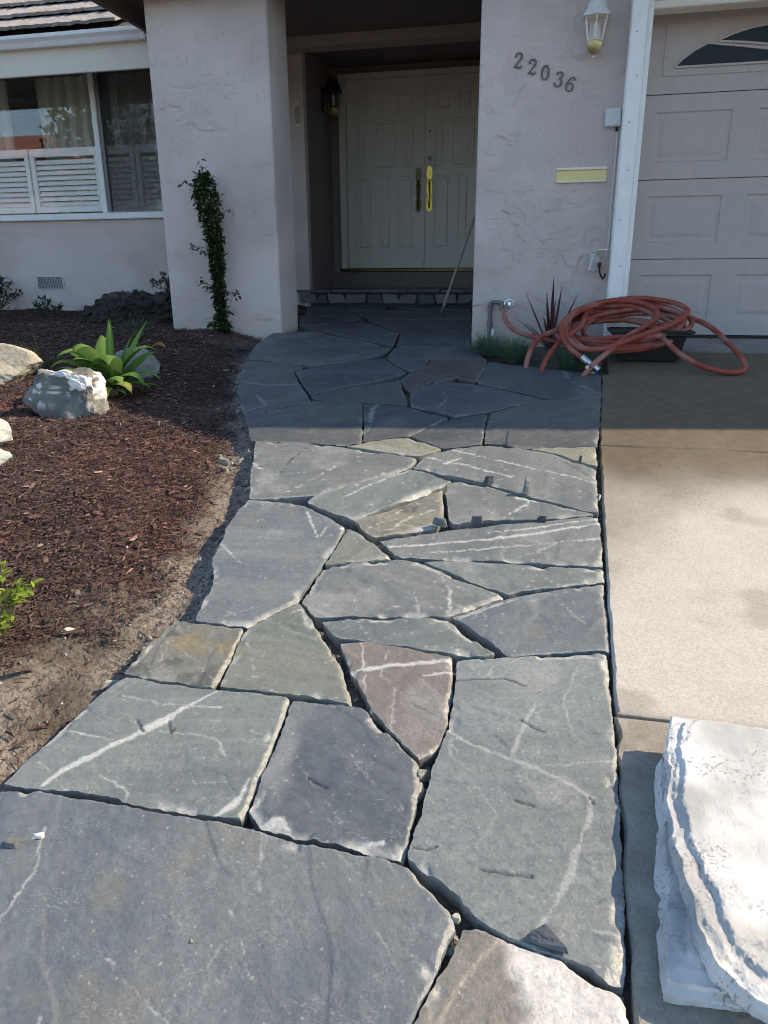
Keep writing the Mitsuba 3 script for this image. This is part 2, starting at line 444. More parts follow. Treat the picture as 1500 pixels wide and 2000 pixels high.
# ---------------------------------------------------------------- plan data: flagstone outlines, veins, cracks, edges, hose (metres)
STONES = {
 1: [(-1.159,1.173),(-1.089,1.188),(-0.948,1.19),(-0.808,1.185),(-0.646,1.185),(-0.574,1.181),(-0.501,1.173),(-0.364,1.164),(-0.246,1.16),(-0.213,1.152),(-0.177,1.125),(-0.136,1.093),(-0.115,1.071),(-0.107,1.048),(-0.113,1.033),(-0.128,0.964),(-0.152,0.887),(-0.157,0.868),(-0.172,0.793),(-1.027,0.623),(-1.48,1.054),(-1.231,1.141)],
 2: [(-1.185,1.199),(-1.176,1.284),(-1.164,1.39),(-1.141,1.492),(-1.118,1.577),(-1.104,1.598),(-1.075,1.6),(-0.955,1.597),(-0.832,1.594),(-0.717,1.602),(-0.623,1.599),(-0.612,1.507),(-0.604,1.384),(-0.597,1.268),(-0.594,1.208),(-0.614,1.206),(-0.679,1.202),(-0.752,1.203),(-0.813,1.199),(-0.88,1.205),(-0.917,1.213),(-1.0,1.209),(-1.081,1.201),(-1.151,1.195)],
 3: [(-0.609,1.593),(-0.451,1.599),(-0.417,1.597),(-0.375,1.558),(-0.325,1.512),(-0.248,1.443),(-0.237,1.402),(-0.225,1.314),(-0.226,1.264),(-0.227,1.172),(-0.313,1.178),(-0.394,1.184),(-0.471,1.19),(-0.543,1.197),(-0.583,1.235),(-0.587,1.274),(-0.596,1.396),(-0.602,1.512)],
 4: [(-0.55,1.851),(-0.486,1.872),(-0.374,1.87),(-0.218,1.843),(-0.199,1.702),(-0.198,1.584),(-0.202,1.507),(-0.245,1.45),(-0.319,1.518),(-0.391,1.59),(-0.433,1.661),(-0.486,1.731)],
 5: [(-0.202,1.827),(-0.123,1.85),(0.004,1.89),(0.211,1.94),(0.21,1.837),(0.21,1.634),(0.208,1.483),(0.206,1.344),(0.204,1.227),(0.203,1.139),(0.194,1.021),(0.19,0.999),(0.162,1.002),(0.133,1.021),(0.089,1.031),(0.026,1.04),(-0.025,1.054),(-0.075,1.075),(-0.103,1.107),(-0.141,1.133),(-0.215,1.172),(-0.222,1.182),(-0.217,1.24),(-0.211,1.303),(-0.209,1.407),(-0.2,1.467),(-0.189,1.574),(-0.191,1.679)],
 6: [(-0.091,1.05),(-0.068,1.056),(-0.001,1.037),(0.089,1.023),(0.153,0.992),(0.192,0.983),(0.195,0.97),(0.195,0.938),(0.195,0.866),(-0.168,0.794),(-0.147,0.87),(-0.141,0.896),(-0.113,0.971),(-0.094,1.036)],
 7: [(-1.093,1.881),(-1.042,1.875),(-0.952,1.874),(-0.866,1.871),(-0.856,1.792),(-0.845,1.678),(-0.841,1.601),(-0.866,1.603),(-0.959,1.605),(-1.056,1.61),(-1.121,1.613),(-1.118,1.698),(-1.108,1.802)],
 8: [(-0.741,2.037),(-0.688,1.97),(-0.594,1.856),(-0.528,1.765),(-0.474,1.654),(-0.452,1.605),(-0.548,1.616),(-0.677,1.613),(-0.824,1.613),(-0.833,1.685),(-0.859,1.862),(-0.803,1.951)],
 9: [(-1.206,2.758),(-1.128,2.759),(-1.016,2.75),(-0.941,2.731),(-0.817,2.654),(-0.739,2.585),(-0.73,2.424),(-0.738,2.27),(-0.757,2.112),(-0.753,2.053),(-0.816,1.972),(-0.864,1.894),(-0.931,1.888),(-1.035,1.89),(-1.057,1.995),(-1.061,2.067),(-1.09,2.155),(-1.146,2.261),(-1.165,2.383),(-1.197,2.513),(-1.214,2.658)],
 10: [(-0.732,2.267),(-0.631,2.315),(-0.478,2.357),(-0.402,2.357),(-0.272,2.274),(-0.152,2.218),(-0.098,2.189),(-0.13,2.157),(-0.184,2.11),(-0.251,2.056),(-0.267,2.042),(-0.362,2.026),(-0.476,2.013),(-0.605,1.986),(-0.66,1.972),(-0.695,2.0),(-0.73,2.045),(-0.733,2.132)],
 11: [(-0.638,1.947),(-0.544,1.982),(-0.258,2.026),(-0.19,1.955),(-0.102,1.88),(-0.133,1.858),(-0.209,1.857),(-0.316,1.865),(-0.444,1.874),(-0.57,1.881)],
 12: [(-0.244,2.04),(-0.166,2.11),(-0.048,2.197),(0.075,2.257),(0.218,2.318),(0.219,2.175),(0.219,1.958),(0.113,1.933),(-0.062,1.879),(-0.111,1.93),(-0.179,1.993)],
 13: [(-0.393,2.366),(-0.24,2.383),(-0.015,2.396),(0.222,2.408),(0.222,2.338),(0.075,2.273),(-0.091,2.206),(-0.208,2.257)],
 14: [(-0.578,2.487),(-0.401,2.575),(-0.174,2.672),(0.072,2.76),(0.221,2.813),(0.224,2.568),(0.219,2.422),(0.153,2.418),(-0.06,2.414),(-0.242,2.4),(-0.407,2.386),(-0.498,2.394),(-0.536,2.446)],
 15: [(-0.715,2.566),(-0.654,2.525),(-0.576,2.444),(-0.51,2.381),(-0.607,2.337),(-0.729,2.282),(-0.722,2.402)],
 16: [(-0.705,2.638),(-0.6,2.741),(-0.412,2.977),(-0.37,2.705),(-0.392,2.64),(-0.51,2.567),(-0.613,2.518),(-0.665,2.569)],
 17: [(-0.402,3.016),(-0.366,3.06),(-0.226,3.035),(-0.035,2.932),(0.112,2.866),(0.205,2.828),(0.072,2.773),(-0.127,2.731),(-0.226,2.708),(-0.323,2.658),(-0.345,2.699),(-0.371,2.811)],
 18: [(-0.576,3.182),(-0.549,3.33),(-0.428,3.445),(-0.293,3.502),(-0.117,3.503),(0.069,3.427),(0.228,3.293),(0.223,2.844),(0.172,2.846),(0.072,2.898),(-0.036,2.947),(-0.229,3.062),(-0.373,3.115),(-0.499,3.174)],
 19: [(-0.953,2.784),(-0.933,2.848),(-0.796,2.99),(-0.597,3.179),(-0.52,3.159),(-0.388,3.079),(-0.522,2.9),(-0.646,2.749),(-0.719,2.65),(-0.804,2.683),(-0.891,2.733)],
 20: [(-1.441,3.427),(-1.196,3.435),(-0.954,3.4),(-0.732,3.353),(-0.585,3.325),(-0.594,3.216),(-0.721,3.074),(-0.873,2.925),(-0.936,2.858),(-1.07,2.808),(-1.208,2.768),(-1.32,3.073)],
 21: [(-0.957,3.421),(-0.793,3.535),(-0.684,3.585),(-0.582,3.524),(-0.491,3.45),(-0.533,3.384),(-0.588,3.344),(-0.73,3.366),(-0.853,3.399)],
 22: [(-0.068,3.489),(0.087,3.529),(0.235,3.553),(0.237,3.312),(0.167,3.351),(0.052,3.444)],
 23: [(-1.653,3.817),(-1.339,4.114),(-1.054,4.104),(-0.904,3.499),(-0.987,3.46),(-1.201,3.456),(-1.468,3.446),(-1.553,3.624)],
 24: [(-1.03,4.097),(-0.759,4.05),(-0.526,3.906),(-0.596,3.766),(-0.681,3.608),(-0.773,3.567),(-0.883,3.502)],
 25: [(-0.499,3.892),(-0.321,3.989),(-0.319,3.765),(-0.305,3.543),(-0.483,3.458),(-0.584,3.538),(-0.661,3.602),(-0.588,3.75)],
 26: [(-0.289,4.001),(-0.021,4.268),(0.291,4.329),(0.27,3.953),(0.243,3.589),(0.087,3.556),(-0.081,3.528),(-0.206,3.548),(-0.281,3.553),(-0.298,3.768)],
 27: [(-0.397,5.064),(-0.161,4.977),(0.086,4.91),(0.312,4.832),(0.292,4.348),(-0.014,4.327),(-0.212,4.45),(-0.426,4.571)],
 28: [(-2.023,4.72),(-1.706,4.76),(-1.535,4.423),(-1.379,4.14),(-1.571,3.964),(-1.66,3.834),(-1.755,4.002),(-1.912,4.332),(-1.996,4.583)],
 29: [(-2.097,4.987),(-1.833,4.91),(-1.654,4.856),(-1.714,4.785),(-2.033,4.746)],
 30: [(-2.127,5.043),(-2.203,5.313),(-2.302,6.018),(-2.124,6.126),(-2.018,6.197),(-1.532,5.739),(-1.167,5.446),(-1.187,5.275),(-1.415,5.012),(-1.641,4.898),(-1.842,4.937)],
 31: [(-1.672,4.737),(-1.389,4.986),(-1.137,5.117),(-1.039,4.933),(-0.92,4.775),(-1.041,4.619),(-1.283,4.413),(-1.408,4.25)],
 32: [(-1.392,4.22),(-1.258,4.383),(-0.926,4.583),(-0.789,4.113),(-1.034,4.136),(-1.339,4.144)],
 33: [(-0.805,4.341),(-0.682,4.593),(-0.435,4.537),(-0.209,4.399),(-0.027,4.277),(-0.247,4.104),(-0.484,3.945),(-0.608,4.02),(-0.756,4.097)],
 34: [(-0.917,4.607),(-0.888,4.766),(-0.585,4.671),(-0.701,4.614),(-0.814,4.371),(-0.859,4.442)],
 35: [(-0.792,5.101),(-0.434,5.129),(-0.416,5.009),(-0.444,4.592),(-0.593,4.706),(-0.856,4.781),(-0.809,4.964)],
 36: [(-1.112,5.119),(-0.825,5.127),(-0.827,4.95),(-0.888,4.803),(-1.005,4.922)],
 37: [(-1.129,5.433),(-0.597,5.468),(-0.489,5.295),(-0.437,5.156),(-0.796,5.129),(-1.132,5.146)],
 38: [(-2.153,6.35),(-1.991,6.568),(-1.691,6.807),(-1.243,6.106),(-1.158,5.495),(-1.545,5.82),(-2.039,6.293)],
 39: [(-1.685,6.882),(-0.737,6.944),(-0.658,6.155),(-0.598,5.515),(-1.123,5.481),(-1.213,6.108)],
 40: [(-2.225,6.481),(-2.47,7.237),(-2.082,7.614),(-1.757,7.033),(-2.031,6.637)],
 41: [(-2.063,7.708),(-1.473,7.831),(-0.817,7.676),(-0.753,7.095),(-1.722,7.035)],
 42: [(-2.473,7.412),(-2.686,8.133),(-1.8,8.272),(-1.75,7.915),(-2.105,7.802)],
 43: [(-1.759,8.273),(-0.875,8.357),(-0.822,7.813),(-1.5,7.975)],
}
VEINS = {
 2: [(-1.089,1.212,0.0049),(-1.081,1.248,0.0099),(-1.051,1.286,0.0138),(-1.012,1.334,0.0154),(-0.973,1.387,0.0092),(-0.94,1.43,0.0186),(-0.901,1.478,0.0162),(-0.866,1.54,0.0083),(-0.822,1.59,0.0042),None,(-1.171,1.379,0.0027),(-1.098,1.379,0.004),(-1.008,1.374,0.0026),None,(-0.977,1.267,0.0025),(-0.918,1.247,0.0036),(-0.883,1.225,0.0036),(-0.874,1.202,0.0023),None,(-0.91,1.426,0.0026),(-0.756,1.426,0.0026),(-0.706,1.374,0.0038),None,(-0.655,1.204,0.0068),(-0.627,1.237,0.0138),(-0.62,1.278,0.0071),(-0.62,1.316,0.0036),None,(-1.071,1.529,0.0028),(-0.943,1.517,0.0028),(-0.79,1.534,0.0041)],
 4: [(-0.501,1.71,0.0057),(-0.467,1.738,0.01),(-0.387,1.775,0.0129),(-0.305,1.803,0.0115),(-0.216,1.832,0.0058),None,(-0.489,1.871,0.0046),(-0.44,1.699,0.0042),(-0.424,1.659,0.0027),None,(-0.355,1.692,0.0028),(-0.326,1.521,0.0025),None,(-0.282,1.752,0.0042),(-0.209,1.778,0.0056)],
 5: [(-0.189,1.549,0.0063),(-0.122,1.513,0.0074),(-0.029,1.485,0.0084),(0.066,1.449,0.0093),(0.155,1.401,0.0067),None,(0.149,1.397,0.0111),(0.142,1.327,0.0129),(0.114,1.258,0.0165),(0.104,1.196,0.014),(0.075,1.135,0.0155),(0.048,1.078,0.0131),None,(0.024,1.696,0.0079),(-0.01,1.595,0.0063),(-0.029,1.488,0.0096),None,(-0.077,1.356,0.0034),(-0.051,1.318,0.0033),(-0.085,1.22,0.0031),None,(0.13,1.863,0.0042),(0.089,1.707,0.0052),(0.113,1.581,0.0037)],
 14: [(-0.56,2.442,0.0056),(-0.371,2.502,0.0075),(-0.17,2.564,0.0113),(0.013,2.648,0.0113),(0.219,2.746,0.0057),None,(-0.396,2.429,0.0037),(-0.218,2.478,0.0055),(0.015,2.56,0.0037),(0.215,2.622,0.0055),None,(-0.174,2.612,0.0038),(0.05,2.713,0.0058),(0.213,2.785,0.0039),None,(-0.016,2.421,0.0035),(-0.001,2.5,0.0054),(0.07,2.576,0.0037)],
 18: [(-0.548,3.323,0.0048),(-0.371,3.264,0.007),(-0.131,3.141,0.0044),None,(-0.442,3.436,0.0049),(-0.141,3.299,0.0069),(0.215,3.132,0.0043),None,(-0.445,3.254,0.0118),(-0.401,3.316,0.0071),(-0.369,3.346,0.0048)],
 19: [(-0.814,2.833,0.0043),(-0.72,3.001,0.0068),(-0.592,3.168,0.007)],
 10: [(-0.313,2.267,0.0034),(-0.269,2.174,0.005),(-0.259,2.057,0.0048),None,(-0.383,2.15,0.0033),(-0.356,2.05,0.0032)],
 11: [(-0.525,1.966,0.0032),(-0.472,1.882,0.003),None,(-0.223,1.949,0.003),(-0.204,1.865,0.0044)],
 16: [(-0.623,2.677,0.0041),(-0.569,2.713,0.0061),(-0.524,2.809,0.0042),(-0.458,2.794,0.0041),None,(-0.56,2.576,0.0039),(-0.503,2.695,0.0061),(-0.414,2.777,0.0041),None,(-0.643,2.586,0.004),(-0.578,2.661,0.004)],
 27: [(0.086,4.898,0.0129),(0.124,4.711,0.0124),(0.192,4.584,0.006),(0.29,4.447,0.0058)],
 1: [(-1.007,1.106,0.0034),(-0.991,1.063,0.0033),(-0.962,1.018,0.0032),(-0.957,0.955,0.0041),(-0.957,0.895,0.003)],
 30: [(-1.858,5.567,0.0123),(-1.71,5.919,0.0085),(-1.263,5.472,0.0078)],
 38: [(-1.322,5.953,0.0126),(-1.243,6.047,0.0254),(-1.175,6.203,0.013)],
 20: [(-1.334,3.146,0.0124),(-1.284,3.09,0.0121),None,(-1.073,2.86,0.0045),(-0.99,3.039,0.0047),(-0.939,3.197,0.0048)],
 28: [(-1.954,4.466,0.0103),(-1.754,4.403,0.0134),(-1.542,4.446,0.01),None,(-1.746,4.206,0.0129),(-1.607,4.018,0.0092),(-1.693,3.914,0.0091)],
 24: [(-0.961,4.085,0.0238),(-0.96,3.992,0.0233),(-0.908,3.658,0.0081),None,(-0.676,3.608,0.0052),(-0.524,3.889,0.0083)],
 9: [(-0.922,2.681,0.0063),(-0.815,2.476,0.0039),(-0.801,2.562,0.004),None,(-1.168,2.382,0.0039),(-1.031,2.25,0.0037)],
 8: [(-0.759,1.97,0.0033),(-0.72,2.005,0.0049),(-0.669,1.901,0.0031)],
 17: [(-0.035,2.927,0.0103),(-0.136,2.747,0.0059),None,(-0.097,2.933,0.0125),(-0.014,2.915,0.0123)],
 12: [(-0.219,2.044,0.0063),(-0.131,2.115,0.0064),(-0.055,2.178,0.0032)],
 33: [(-0.602,4.076,0.0087),(-0.572,4.271,0.012),(-0.639,4.42,0.0062)],
 3: [(-0.535,1.201,0.0134),(-0.512,1.219,0.0157),(-0.482,1.2,0.0088),None,(-0.325,1.182,0.0085),(-0.282,1.209,0.0107)],
 6: [(0.081,0.915,0.005),(0.089,0.957,0.0069),(0.072,0.98,0.0035),None,(0.146,0.936,0.005),(0.174,0.991,0.0043)],
}
CRACKS = {
 5: [(-0.193,1.746),(-0.101,1.768),(-0.067,1.776),(-0.012,1.758),None,(-0.018,1.621),(0.014,1.599),(0.042,1.588),None,(-0.076,1.18),(-0.05,1.179),(0.03,1.179),None,(-0.018,1.364),(0.026,1.356),None,(-0.216,1.205),(-0.184,1.206),(-0.169,1.212),None,(0.144,1.404),(0.152,1.384)],
 2: [(-0.984,1.45),(-0.949,1.419),None,(-0.902,1.465),(-0.875,1.423),(-0.875,1.441)],
 3: [(-0.489,1.347),(-0.434,1.327)],
 18: [(0.087,3.36),(0.217,3.171)],
 20: [(-1.152,3.39),(-1.177,3.23),(-1.174,3.044)],
 9: [(-0.769,2.027),(-0.752,2.054)],
}
SLAB_TOP = [(0.331,1.542),(0.405,1.541),(0.518,1.529),(0.718,1.521),(0.66,1.199),(0.487,0.949),(0.387,0.949),(0.377,0.951),(0.362,0.963),(0.347,0.98),(0.329,0.996),(0.318,1.022),(0.313,1.05),(0.311,1.081),(0.312,1.108),(0.3,1.139),(0.298,1.173),(0.292,1.2),(0.292,1.242),(0.295,1.277),(0.296,1.319),(0.304,1.39),(0.299,1.403),(0.308,1.453),(0.312,1.492)]
SLAB_LOW = [(0.305,1.467),(0.31,1.45),(0.438,1.503),(0.737,1.542),(0.622,1.149),(0.479,0.983),(0.408,1.001),(0.359,0.993),(0.309,0.992),(0.254,0.989),(0.257,1.041),(0.265,1.12),(0.291,1.307)]
PATH_EDGE = [(-1.203,0.908),(-1.183,1.183),(-1.176,1.284),(-1.164,1.39),(-1.141,1.492),(-1.106,1.602),(-1.108,1.802),(-1.068,1.885),(-1.061,2.004),(-1.092,2.134),(-1.146,2.261),(-1.197,2.513),(-1.212,2.763),(-1.32,3.073),(-1.499,3.511),(-1.842,4.197),(-2.028,4.643),(-2.127,5.043),(-2.203,5.313),(-2.302,6.08)]
MULCH_EDGE = [(-1.538,1.25),(-1.55,1.643),(-1.476,1.759),(-1.387,1.843),(-1.309,1.958),(-1.357,2.218),(-1.375,2.41),(-1.428,2.723),(-1.529,3.04),(-1.633,3.355),(-1.856,3.991),(-2.148,4.744),(-2.326,5.302),(-2.394,6.072)]
HOSE = [(-0.372,5.7,1.036),(-0.36,5.66,0.994),(-0.327,5.6,0.932),(-0.253,5.5,0.882),(-0.151,5.42,0.854),(-0.042,5.36,0.832),(0.063,5.34,0.821),(0.182,5.3,0.833),(0.089,5.218,0.886),(0.178,5.132,0.851),(0.312,5.077,0.83),(0.468,5.06,0.826),(0.621,5.086,0.839),(0.746,5.15,0.866),(0.825,5.241,0.904),(0.841,5.342,0.946),(0.789,5.435,0.987),(0.675,5.505,1.018),(0.519,5.538,1.032),(0.348,5.529,1.027),(0.198,5.48,1.003),(0.097,5.399,0.965),(0.034,5.28,0.894),(0.074,5.176,0.848),(0.178,5.092,0.816),(0.323,5.046,0.803),(0.481,5.046,0.811),(0.625,5.092,0.836),(0.729,5.176,0.877),(0.773,5.28,0.924),(0.746,5.384,0.97),(0.65,5.468,1.006),(0.501,5.514,1.023),(0.331,5.514,1.017),(0.175,5.468,0.989),(0.069,5.384,0.944),(0.056,5.3,0.924),(0.098,5.196,0.881),(0.208,5.112,0.855),(0.362,5.066,0.848),(0.531,5.066,0.861),(0.684,5.112,0.89),(0.795,5.196,0.932),(0.843,5.3,0.979),(0.815,5.404,1.022),(0.714,5.488,1.052),(0.556,5.534,1.064),(0.375,5.534,1.052),(0.208,5.488,1.019),(0.094,5.404,0.973),(0.046,5.2,0.921),(-0.074,5.1,0.871),(-0.139,5.02,0.777),(-0.152,4.95,0.665),(-0.12,4.86,0.517),(-0.081,4.84,0.521),(-0.059,4.88,0.648),(-0.012,4.95,0.767),(0.075,5.05,0.867),(0.187,5.2,0.943),(0.223,5.44,1.016),(0.334,5.512,1.054),(0.484,5.548,1.073),(0.642,5.539,1.069),(0.773,5.488,1.043),(0.909,5.38,0.984),(1.02,5.28,0.929),(1.119,5.12,0.824),(1.17,4.98,0.754),(1.159,4.9,0.711),(1.071,4.86,0.695),(0.927,4.88,0.724),(0.797,4.95,0.788),(0.697,5.05,0.875),(0.643,5.2,0.934),(0.656,5.368,0.999),(0.589,5.445,1.036),(0.477,5.492,1.058),(0.344,5.497,1.06),(0.22,5.46,1.041),(0.134,5.39,1.006),(0.105,5.2,0.928),(0.147,5.02,0.851),(0.236,4.93,0.813),(0.376,4.93,0.834),(0.484,5.0,0.899),(0.589,5.1,0.953),(0.664,5.22,1.004),(0.642,5.38,1.055),(0.542,5.47,1.084),(0.392,5.49,1.086),(0.236,5.4,1.056),(0.121,5.25,1.002),(0.08,5.1,0.935),(0.113,4.98,0.867),(0.188,4.92,0.822),(0.328,4.9,0.823),(0.512,4.95,0.888),(0.701,5.05,0.955),(0.825,5.2,1.007),(0.854,5.32,1.046),(0.787,5.44,1.083),(0.61,5.5,1.104),(0.407,5.48,1.097),(0.235,5.4,1.066),(0.107,5.22,1.007),(0.06,5.08,0.937),(0.081,4.98,0.867),(0.135,4.92,0.809),(0.214,4.88,0.757)]
HOSE_LOOPS = [(0.777,5.345,0.916),(0.696,5.427,0.945),(0.557,5.479,0.962),(0.389,5.488,0.961),(0.227,5.455,0.943),(0.107,5.385,0.911),(0.054,5.292,0.873),(0.077,5.195,0.837),(0.168,5.113,0.81),(0.306,5.061,0.797),(0.463,5.052,0.799),(0.613,5.085,0.816),(0.728,5.155,0.845),(0.787,5.248,0.88),(0.85,5.355,0.966),(0.767,5.437,0.995),(0.626,5.489,1.006),(0.453,5.498,0.996),(0.288,5.465,0.965),(0.164,5.395,0.921),(0.109,5.302,0.874),(0.132,5.205,0.833),(0.225,5.123,0.807),(0.366,5.071,0.8),(0.528,5.062,0.812),(0.681,5.095,0.841),(0.799,5.165,0.88),(0.86,5.258,0.925),(0.682,5.368,0.911),(0.611,5.443,0.941),(0.49,5.49,0.962),(0.344,5.498,0.969),(0.205,5.468,0.96),(0.101,5.404,0.936),(0.056,5.32,0.904),(0.075,5.232,0.87),(0.154,5.157,0.841),(0.274,5.11,0.823),(0.411,5.102,0.818),(0.542,5.132,0.826),(0.642,5.196,0.847),(0.693,5.28,0.877),(0.851,5.375,0.98),(0.776,5.46,1.017),(0.648,5.511,1.035),(0.493,5.517,1.029),(0.348,5.476,1.001),(0.246,5.399,0.956),(0.21,5.3,0.905),(0.246,5.201,0.861),(0.341,5.124,0.832),(0.476,5.083,0.823),(0.621,5.089,0.835),(0.749,5.14,0.866)]
HOSE_TAIL = [(0.669,5.0,0.901),(0.546,4.98,0.886),(0.406,4.92,0.839),(0.306,4.86,0.767),(0.246,4.82,0.708),(0.191,4.79,0.62)]
HOSE_RING = [(0.71,5.45,1.052),(0.838,5.4,1.015),(0.892,5.3,0.969),(0.844,5.2,0.92),(0.682,5.1,0.903),(0.49,5.05,0.889),(0.272,5.1,0.865),(0.142,5.2,0.882),(0.168,5.35,0.946),(0.345,5.45,1.006),(0.548,5.48,1.036),(0.71,5.45,1.052)]

# ---------------------------------------------------------------- ground: soil bed, far ground, driveway
PE, ME = np.array(PATH_EDGE), np.array(MULCH_EDGE)


def path_edge_x(Y):
    return np.interp(Y, PE[:, 1], PE[:, 0])


def mulch_edge_x(Y):
    return np.interp(Y, ME[:, 1], ME[:, 0]) + 0.045


def terrain(X, Y):
    """Height of the planting bed; a little lower along the path, with clods and small hummocks."""
    X, Y = np.asarray(X, float), np.asarray(Y, float)
    d = path_edge_x(Y) - X
    h = gz(Y) - 0.085 + 0.085 * sstep(0.05, 0.55, d) + 0.03 * sstep(0.5, 1.3, d) * sstep(6.0, 3.0, Y)
    P = np.stack([X, Y, np.zeros_like(X)], -1)
    side = sstep(-0.02, 0.10, d)
    h += side * (0.045 * (fbm(P * 2.6, 3, 1) - 0.5) + 0.030 * (fbm(P * 9, 3, 2) - 0.5) + 0.014 * (fbm(P * 34, 2, 3) - 0.5))
    h += (1 - side) * (0.038 + 0.030 * (fbm(P * 16, 3, 5) - 0.5))
    return h


gx, gy = np.meshgrid(np.concatenate([np.linspace(-9, -4.6, 40), np.arange(-4.55, 0.56, 0.022)]),
                     np.concatenate([np.linspace(-2.5, 0.55, 20), np.arange(0.6, 6.3, 0.022), np.linspace(6.35, 9.3, 60)]))
tz = terrain(gx, gy)
tv, tf = grid_mesh(gx, gy, tz)
dm = mulch_edge_x(tv[:, 1]) - tv[:, 0] + 0.16 * (fbm(tv * [7, 7, 0], 3, 11) - 0.5)
mul = sstep(-0.06, 0.10, dm)
soil_c = np.array([0.205, 0.18, 0.155]) * (0.6 + 0.7 * fbm(tv * [6, 6, 0], 4, 12))[:, None]
wetspot = sstep(0.52, 0.62, fbm(tv * [4, 4, 0] + 3, 3, 14))[:, None] * sstep(2.2, 1.6, tv[:, 1])[:, None]
soil_c = soil_c * (1 - 0.45 * wetspot) * np.where(wetspot > 0, 1, 1)
under = sstep(0.03, -0.03, path_edge_x(tv[:, 1]) - tv[:, 0])[:, None]
soil_c = soil_c * (1 - under) + np.array([0.11, 0.10, 0.088]) * under * (0.6 + 0.8 * fbm(tv * [25, 25, 0], 3, 15))[:, None]
mulch_c = np.array([0.035, 0.022, 0.018]) * (0.6 + 0.8 * fbm(tv * [20, 20, 0], 3, 13))[:, None]
dusty = sstep(0.52, 0.70, fbm(tv * [3, 3, 0] + 8, 4, 16))[:, None] * sstep(0.55, 0.05, dm)[:, None]
mulch_c = mulch_c * (1 - 0.6 * dusty) + soil_c * 0.6 * dusty
col = soil_c * (1 - mul[:, None]) + mulch_c * mul[:, None]
struct('soil', (tv, tf), 'soil', 'bare brown soil of the planting bed and under the path', smooth=True, color=col)

fx, fy = np.meshgrid(np.concatenate([np.linspace(-90, -10, 9), np.linspace(-9, 9, 9), np.linspace(10, 90, 9)]),
                     np.concatenate([np.linspace(-90, -8, 10), np.linspace(-7, 10, 18), np.linspace(12, 90, 8)]))
fv, ff = grid_mesh(fx, fy, gz(np.minimum(fy, 11)) - 0.22)
simple('far_ground', (0.16, 0.14, 0.11), 0.95)
struct('ground', (fv, ff), 'far_ground', 'open ground of the yard and street around the house', smooth=True)
sv, sf = grid_mesh(*[a for a in np.meshgrid(np.linspace(-90, 90, 3), np.linspace(-13, -6.2, 3))], np.full((3, 3), 0.139 * -4.5 - 0.2))
struct('road', (sv, sf), 'asphalt', 'grey asphalt street in front of the yard')

DX = np.array([(0.963, 0.205), (1.674, 0.220), (2.447, 0.233), (3.578, 0.260), (4.787, 0.324)])


def drive_edge(Y):
    return np.interp(Y, DX[:, 1 - 1], DX[:, 1])


def drive_slab(y0, y1, top, edge_amp, seed, x_left=None, x1=6.0, thick=0.12):
    """One concrete slab of the driveway: a crowned, slightly worn top with rounded arrises."""
    ys = np.concatenate([[y0, y0 + 0.006], np.arange(y0 + 0.03, y1 - 0.02, 0.03), [y1 - 0.006, y1]])
    us = np.concatenate([[0, 0.006], np.geomspace(0.03, 3.0, 40), [5.8]])
    xl = (drive_edge(ys) if x_left is None else np.full_like(ys, x_left))
    P = np.stack([xl, ys, np.full_like(ys, seed)], 1)
    xl = xl + edge_amp * (fbm(P * [0, 16, 1], 4, seed) - 0.5) * 2
    X = xl[:, None] + us[None, :] * (x1 - xl[:, None]) / 5.8
    Y = np.repeat(ys[:, None], len(us), 1)
    Z = gz(Y) + top + 0.004 * (fbm(np.stack([X, Y, X * 0], -1) * 5, 3, seed) - 0.5)
    drop = np.zeros_like(Z)
    drop[:, 0] = 0.010
    drop[0, :] = 0.004
    drop[-1, :] = 0.004
    V, F = grid_mesh(X, Y, Z - drop)
    h, w = X.shape
    ring = np.concatenate([np.arange(w), np.arange(1, h) * w + w - 1, (h - 1) * w + np.arange(w - 2, -1, -1), np.arange(h - 2, 0, -1) * w])
    low = V[ring] - [0, 0, thick]
    n0, n = len(V), len(ring)
    k = np.arange(n)
    k2 = (k + 1) % n
    V = np.vstack([V, V[ring], low])
    S = np.vstack([np.stack([n0 + k2, n0 + k, n0 + n + k], 1), np.stack([n0 + k2, n0 + n + k, n0 + n + k2], 1)])
    return V, np.vstack([F, S])


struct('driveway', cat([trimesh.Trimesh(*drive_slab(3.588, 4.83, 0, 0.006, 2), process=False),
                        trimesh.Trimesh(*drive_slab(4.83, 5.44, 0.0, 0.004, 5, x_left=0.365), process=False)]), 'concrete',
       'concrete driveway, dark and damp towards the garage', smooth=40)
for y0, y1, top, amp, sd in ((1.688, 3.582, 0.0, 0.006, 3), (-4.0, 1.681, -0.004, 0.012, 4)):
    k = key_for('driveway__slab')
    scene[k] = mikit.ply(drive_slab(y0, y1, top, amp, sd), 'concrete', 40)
simple('apron_concrete', mikit.proc(lambda p, n, uv: mikit.mix(M(0.13, 0.12, 0.11), M(0.22, 0.205, 0.19), mikit.fbm(p.x * 5, p.y * 5, 1.0, 4)) * (0.85 + 0.3 * mikit.noise(p.x * 150, p.y * 150, 2.0))), 0.8)
for poly in ([(0.50, 5.452), (1.245, 5.452), (1.120, 5.952), (0.50, 5.952)], [(1.253, 5.452), (5.6, 5.452), (5.6, 5.952), (1.128, 5.952)]):
    k = key_for('driveway__apron')
    scene[k] = mikit.ply(prism(poly, lambda x, y: gz(y) - 0.1, lambda x, y: gz(y) + 0.012 + 0 * x), 'apron_concrete')

